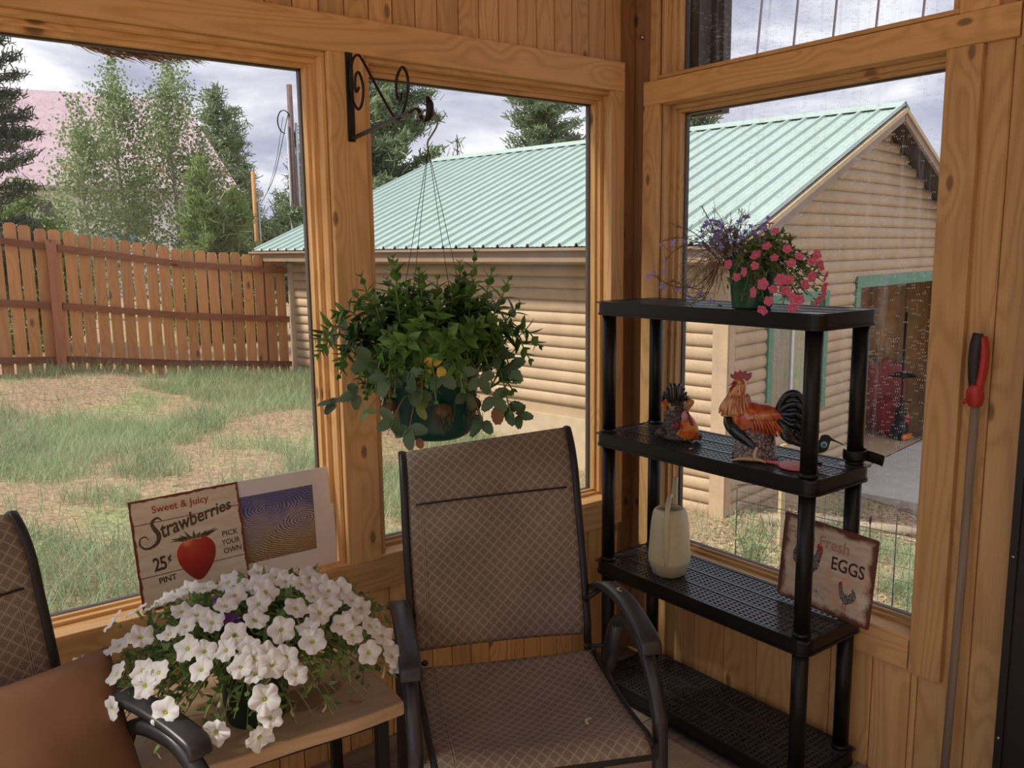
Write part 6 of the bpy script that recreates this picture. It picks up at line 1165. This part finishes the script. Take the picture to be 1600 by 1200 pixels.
def aspen(x, y, h, r, n, label, z0=None, clear=.12):
    z = gz(x, y) if z0 is None else z0; t = thing('aspen_tree', label, 'tree', (x, y, z), group='aspens in front of the pink roof'); mb = MB(); br = MB(); tw_ = []
    mb.tube(spline([(0, 0, 0), (.06*r, .05, h*.4), (-.04*r, 0, h*.75), (0, 0, h*.97)], 4), lerp([.05+h*.006, .05, .03, .008], 4), 8); nb = 30
    for k in range(nb):
        tt = clear+(1-clear)*k/nb; a = k*2.4+rnd.random(); rr_ = r*(.35+.9*math.sin(PI*min(.96, tt*.80+.14))**.8)*rnd.uniform(.6, 1.05)*(1-tt*.45); p0 = Vector((0, 0, h*tt*.9)); p1 = p0+Vector((math.cos(a)*rr_, math.sin(a)*rr_, rr_*rnd.uniform(.7, 1.3))); br.tube([p0, p0.lerp(p1, .5)+Vector((0, 0, -.05)), p1], [.018, .012, .004], 4); tw_.append((p0, p1))
    c = np.zeros((n, 3)); idx = rng.integers(0, nb, n)
    A = np.array([t_[0] for t_ in tw_]); B = np.array([t_[1] for t_ in tw_]); u = rng.uniform(.25, 1.15, n)[:, None]; c = A[idx]+(B[idx]-A[idx])*u+rng.normal(0, 1, (n, 3))*np.array([.17, .17, .24])*r
    k2 = rng.random(n) < .06; c[k2] = np.stack([rng.normal(0, .12*r, k2.sum()), rng.normal(0, .12*r, k2.sum()), rng.uniform(h*.85, h*1.1, k2.sum())], -1)
    mb.build('trunk', M_bark, t); br.build('branches', M_bark, t); raw('foliage', quads(c, .047, .8), np.arange(n*4).reshape(-1, 4), M_asp, t)
def conifer(x, y, h, r, n, label, mat, z0=None, base=.15, group='conifers beyond the yard', droop=-.15, tuft=.13, name='pine_tree', den=9, shape=.8, top=1.0):
    z = gz(x, y) if z0 is None else z0; t = thing(name, label, 'tree', (x, y, z), group=group); mb = MB(); br = MB(); mb.tube([(0, 0, 0), (0.03*h*.2, 0, h*.5), (0, 0, h)], [.018*h, .012*h, .002*h], 8)
    A, B = [], []; lv = int(h*den/3)+6
    for k in range(lv):
        tt = base+(1-base)*k/lv
        for q in range(5):
            a = rnd.random()*2*PI; rr_ = r*(1-tt*top)**shape*rnd.uniform(.65, 1.1)+.03*r; p0 = Vector((0, 0, h*tt)); p1 = p0+Vector((math.cos(a)*rr_, math.sin(a)*rr_, -droop*rr_+rnd.uniform(-.05, .1)*rr_)); A.append(p0); B.append(p1); br.tube([p0, p1], [.006*h*(1-tt)+.005, .003], 4)
    A, B = np.array(A), np.array(B); Ln = np.linalg.norm(B-A, axis=1); idx = rng.choice(len(A), n, p=Ln**1.3/(Ln**1.3).sum()); u = rng.uniform(.2, 1.05, n)[:, None]; D = (B-A)[idx]; dn = D/np.linalg.norm(D, axis=1)[:, None]
    c = A[idx]+D*u+rng.normal(0, 1, (n, 3))*np.array([.35, .35, .25])*tuft
    a = dn*.6+rng.normal(0, .6, (n, 3))+np.array([0, 0, .25]); a /= np.linalg.norm(a, axis=1)[:, None]; b_ = np.cross(a, rng.normal(0, 1, (n, 3))); b_ /= np.linalg.norm(b_, axis=1)[:, None]; s = tuft*rng.uniform(.5, 1, n)[:, None]
    vs = np.stack([c-a*s*.5-b_*s*.07, c-a*s*.5+b_*s*.07, c+a*s*.5+b_*s*.05, c+a*s*.5-b_*s*.05], 1).reshape(-1, 3)
    mb.build('trunk', M_bark2, t); br.build('branches', M_bark2, t); raw('needles', vs, np.arange(n*4).reshape(-1, 4), mat, t)
def at(px, py, D):
    """a point D metres in front of the camera, from measured bearings of far-off things"""
    d = ri*((px-800)/1346.47)-up*((py-600)/1346.47)+fw; return CAM+d*D
def tree_h(px, pytop, D, gzv=0): p = at(px, pytop, D); return p.x, p.y, p.z
for (px, pyt, D, r, n, lab) in ((118, 178, 21, .95, 6000, 'shortest aspen, leftmost of the group before the pink roof'), (172, 100, 22, 1.0, 8500, 'tall aspen in the middle of the group before the pink roof'), (258, 100, 22.5, 1.2, 10000, 'tall dense aspen on the right of the group before the pink roof'), (315, 225, 23, .9, 5500, 'lower aspen at the right end of the group before the pink roof')):
    p = at(px, pyt, D); aspen(p.x, p.y, p.z+.1, r, n, lab, z0=-.1, clear=.05)
for (px, pyt, D, r, n, mat, lab, kw) in (
    (308, 235, 17.5, 1.0, 13000, M_pinel, 'young light green pine rising behind the fence in front of the aspens', dict(base=.02, tuft=.20, droop=-.45)),
    (362, 285, 18, .95, 5000, M_pinel, 'smaller young pine right of the light green pine behind the fence', dict(base=.02, tuft=.26, droop=-.4)),
    (28, 272, 15.5, 1.3, 8000, M_pinel, 'bushy young pine behind the left end of the fence', dict(base=.02, tuft=.26, droop=-.4)),
    (-75, -60, 13.5, 1.45, 26000, M_pined, 'dark pine whose boughs reach in at the left frame edge', dict(base=.2, tuft=.17, droop=-.3, shape=.5)),
    (335, 130, 50, 1.9, 9000, M_pine, 'tall narrow pine behind the right slope of the pink roof', dict(base=.15, tuft=.5, shape=.45)),
    (365, 165, 52, 1.5, 5000, M_pine, 'second tall pine just right of the one behind the pink roof', dict(base=.15, tuft=.5, shape=.5)),
    (390, 255, 54, 1.0, 3000, M_pine, 'slim distant spruce between the pink roof and the orange pole', dict(base=.1, tuft=.5)),
    (437, 295, 40, 1.1, 3000, M_pine, 'small distant spruce just left of the tall utility pole', dict(base=.05, tuft=.5)),
    (463, 220, 42, 1.5, 4500, M_pine, 'distant spruce right of the tall utility pole at the window edge', dict(base=.1, tuft=.5)),
    (415, 340, 36, 2.0, 5000, M_pine, 'low dark spruce between the two poles behind the fence', dict(base=.05, tuft=.5)),
    (590, 92, 19, 2.35, 52000, M_pine, 'large pine left of the shed roof in the middle window', dict(base=.12, tuft=.24, shape=.42, droop=-.25)),
    (600, 285, 17, .8, 3500, M_pinel, 'small light pine at the foot of the large pine by the shed roof', dict(base=.05, tuft=.28)),
    (850, 128, 24, 1.35, 16000, M_pine, 'round-topped pine standing behind the shed ridge', dict(base=.45, tuft=.26, shape=.30, top=.8)),
    (714, 210, 20, .38, 900, M_pinel, 'spindly pine tip poking above the shed ridge', dict(base=.2, tuft=.25, droop=-.7)),
    (1082, 160, 24, 1.1, 6000, M_pine, 'pine top at the left edge of the right window behind the shed', dict(base=.5, tuft=.42, shape=.4, top=.8))):
    p = at(px, pyt, D); g_ = gz(p.x, p.y)-.3; conifer(p.x, p.y, p.z-g_, r, n, lab, mat, z0=g_, **kw)
# ================================================================== house with pink roof underlay
HS = thing('pink_roof_house', 'white-wrapped house under construction with a steep pink roof behind the aspens', 'house', at(200, 395, 34))
def hp_(px, py, D): return at(px, py, D)-at(200, 395, 34)
# house frame: ridge and eaves run along the same direction; measured once at D ~ 33 m
E0, E1 = at(50, 290, 30), at(375, 298, 33.7); E0.z = E1.z = 3.95; hd_ = (E1-E0).normalized(); hn = Vector((hd_.y, -hd_.x, 0)); hn = hn if hn.y < 0 else -hn
base_ = at(200, 395, 34); ex0 = E0-hd_*3.0; R1 = E1-hn*9.3+Vector((0, 0, 4.7)); R0 = ex0-hn*9.3+Vector((0, 0, 4.7))
mb = MB(); q = [p-base_ for p in (ex0, E1, R1, R0)]; dn_ = Vector((0, 0, -.12)); mb.add(q+[p+dn_ for p in q], [(0, 1, 2, 3), (7, 6, 5, 4), (0, 4, 5, 1), (1, 5, 6, 2), (2, 6, 7, 3), (3, 7, 4, 0)])
Rb1, Rb0 = E1-hn*18.6-base_, ex0-hn*18.6-base_; mb.add([q[2], Rb1, Rb0, q[3], q[2]+dn_, Rb1+dn_, Rb0+dn_, q[3]+dn_], [(0, 1, 2, 3), (7, 6, 5, 4), (0, 4, 5, 1), (1, 5, 6, 2)])
m, nt, b = new_mat('pink_underlay'); L = nt.links.new; tc = N(nt, 'ShaderNodeTexCoord'); vo = N(nt, 'ShaderNodeTexVoronoi', feature='DISTANCE_TO_EDGE', i_Scale=1.5); nz = N(nt, 'ShaderNodeTexNoise', i_Scale=5.0, i_Detail=3.0); L(tc.outputs['Object'], nz.inputs['Vector']); va = N(nt, 'ShaderNodeVectorMath', operation='ADD'); L(tc.outputs['Object'], va.inputs[0]); L(nz.outputs['Color'], va.inputs[1]); L(va.outputs[0], vo.inputs['Vector'])
r1 = ramp(nt, [(.0, (.28, .20, .23)), (.03, (.50, .355, .40)), (.06, (.55, .40, .44))], vo.outputs['Distance']); L(r1.outputs['Color'], b.inputs['Base Color']); b.inputs['Roughness'].default_value = .7
mb.build('roof', m, HS)
wbm = plain('white_house_wrap', (.86, .84, .86), .7, var=.05, scale=2); mb = MB(); a0, a1 = ex0-hn*.6-base_, E1-hd_*.6-hn*.6-base_; zb = -4.2; q = [a0, a1, a1-hn*17, a0-hn*17]; mb.add([Vector((p.x, p.y, q[0].z-.15)) for p in q]+[Vector((p.x, p.y, q[0].z+zb)) for p in q], [(0, 4, 5, 1), (1, 5, 6, 2), (2, 6, 7, 3), (3, 7, 4, 0)]); 
top_ = (q[1]+q[2])/2; mb.add([Vector((q[1].x, q[1].y, q[1].z-.15)), Vector((q[2].x, q[2].y, q[1].z-.15)), Vector((top_.x, top_.y, q[1].z+4.3))], [(0, 1, 2)]); mb.build('wall', wbm, HS)
for s0 in (2.2, 4.9, 7.4): pc = a0+hd_*(s0+1)+hn*.02; mb = MB(); z1 = -.5; mb.add([pc+Vector((0, 0, z1)), pc+hd_*.9+Vector((0, 0, z1)), pc+hd_*.9+Vector((0, 0, z1-1.2)), pc+Vector((0, 0, z1-1.2))], [(0, 3, 2, 1)]); mb.build('window', plain('dark_window', (.12, .11, .12), .2), HS, solid=.05)
tm = MB(); pc = at(185, 376, 33.2)-base_; pc = a0+hd_*((pc-a0).dot(hd_))+hn*.04+Vector((0, 0, pc.z-a0.z)); Mt = Matrix((hd_, Vector((0, 0, 1)), hn)).transposed().to_4x4(); Mt.translation = pc+hd_*-.85+Vector((0, 0, -.12)); text_mb('yver', .85, tm, Mt, bold=.015, depth=.01); tm.build('lettering', plain('wrap_blue', (.18, .38, .75), .6), HS)
mb = MB()
for s0 in (4.2, 7.2, 9.6): pc = ex0-base_+hd_*s0-hn*1.4+Vector((0, 0, .80)); mb.bar(pc, pc+hd_*.45, .08, .1)
mb.build('roof_bracket', M_or2, HS)
# ================================================================== utility poles and wires
p = at(452, 140, 27); g_ = -.5; UP = thing('utility_pole', 'tall dark utility pole with a grey conduit beyond the shed', 'utility pole', (p.x, p.y, g_)); mb = MB(); mb.tube([(0, 0, 0), (0, 0, p.z-g_+.15)], [.10, .085], 10); mb.build('pole', plain('dark_pole', (.17, .11, .10), .8, var=.3), UP); mb = MB(); mb.tube([(-.14, -.02, 0), (-.14, -.02, p.z-g_-1.1)], .035, 8); mb.tube([(.16, -.04, 0), (.15, -.04, p.z-g_-1.0)], .045, 8); mb.build('conduit', plain('grey_conduit', (.45, .48, .50), .4), UP)
mb = MB()
for k in range(3): mb.tube([(-.25+.22*math.cos(a)+.01*k, -.05, p.z-g_-1.0+.35*math.sin(a)) for a in [2*PI*j/20 for j in range(16)]], .012, 4); mb.tube([(.22+.14*math.cos(a), -.05, p.z-g_-1.4+.3*math.sin(a)-.1*k) for a in [2*PI*j/20 for j in range(14)]], .012, 4)
mb.build('cable_coil', M_blk, UP)
A_ = at(450, 178, 27); B_ = at(408, 318, 30); mb = MB(); mb.tube(spline([A_, A_.lerp(B_, .5)+Vector((0, 0, -.45)), B_], 8), .012, 4); C_ = at(440, 180, 27); mb.tube(spline([at(442, 182, 27), at(432, 250, 28), at(418, 300, 29)], 6), .008, 4); o = mb.build('service_cable', M_blk); tag(o, 'thin cable sagging from the tall utility pole to the short orange pole', 'cable')
mb = MB(); gw = at(476, 440, 22); gw.z = gz(gw.x, gw.y)-.05; mb.tube([at(455, 150, 26.95), gw], .014, 4); o = mb.build('guy_wire', MATS['steel_wire']); tag(o, 'guy wire slanting down from the tall utility pole at the window edge', 'wire')
p = at(395, 268, 30); OP = thing('meter_pole', 'short orange-brown pole with a round meter between fence and shed', 'pole', (p.x, p.y, -.4)); mb = MB(); mb.tube([(0, 0, 0), (0, 0, p.z+.4)], .075, 8); mb.build('pole', plain('orange_pole', (.52, .26, .10), .7), OP); mb = MB(); mb.tube([(.14, -.02, 0), (.14, -.02, p.z-.3)], .03, 6); mb.ball((.22, -.05, p.z-.35), (.12, .08, .13), 10); mb.build('meter', MATS['grey_conduit'], OP)
# straw fringe hanging in front of the left window head
mb = MB()
for k in range(260):
    t = rnd.random(); x = -1.80+.28*t; z = 2.045-.012*math.sin(PI*min(1, t*1.1))*rnd.random()*2; l = rnd.uniform(.03, .10); y = .135+rnd.uniform(0, .03); mb.tube([(x, y, z+.012), (x+l*.5, y, z+rnd.gauss(0, .003)), (x+l, y, z-.004-.010*t+rnd.gauss(0, .004))], [.0016, .0013, .0004], 3, mi=k % 3)
o = mb.build('straw_fringe', [plain('rust_straw', (.30, .08, .045), .8), plain('tan_straw', (.55, .36, .18), .8), plain('dark_straw', (.06, .03, .02), .8)]); tag(o, 'brown straw bristles hanging outside the top of the left window', 'straw')
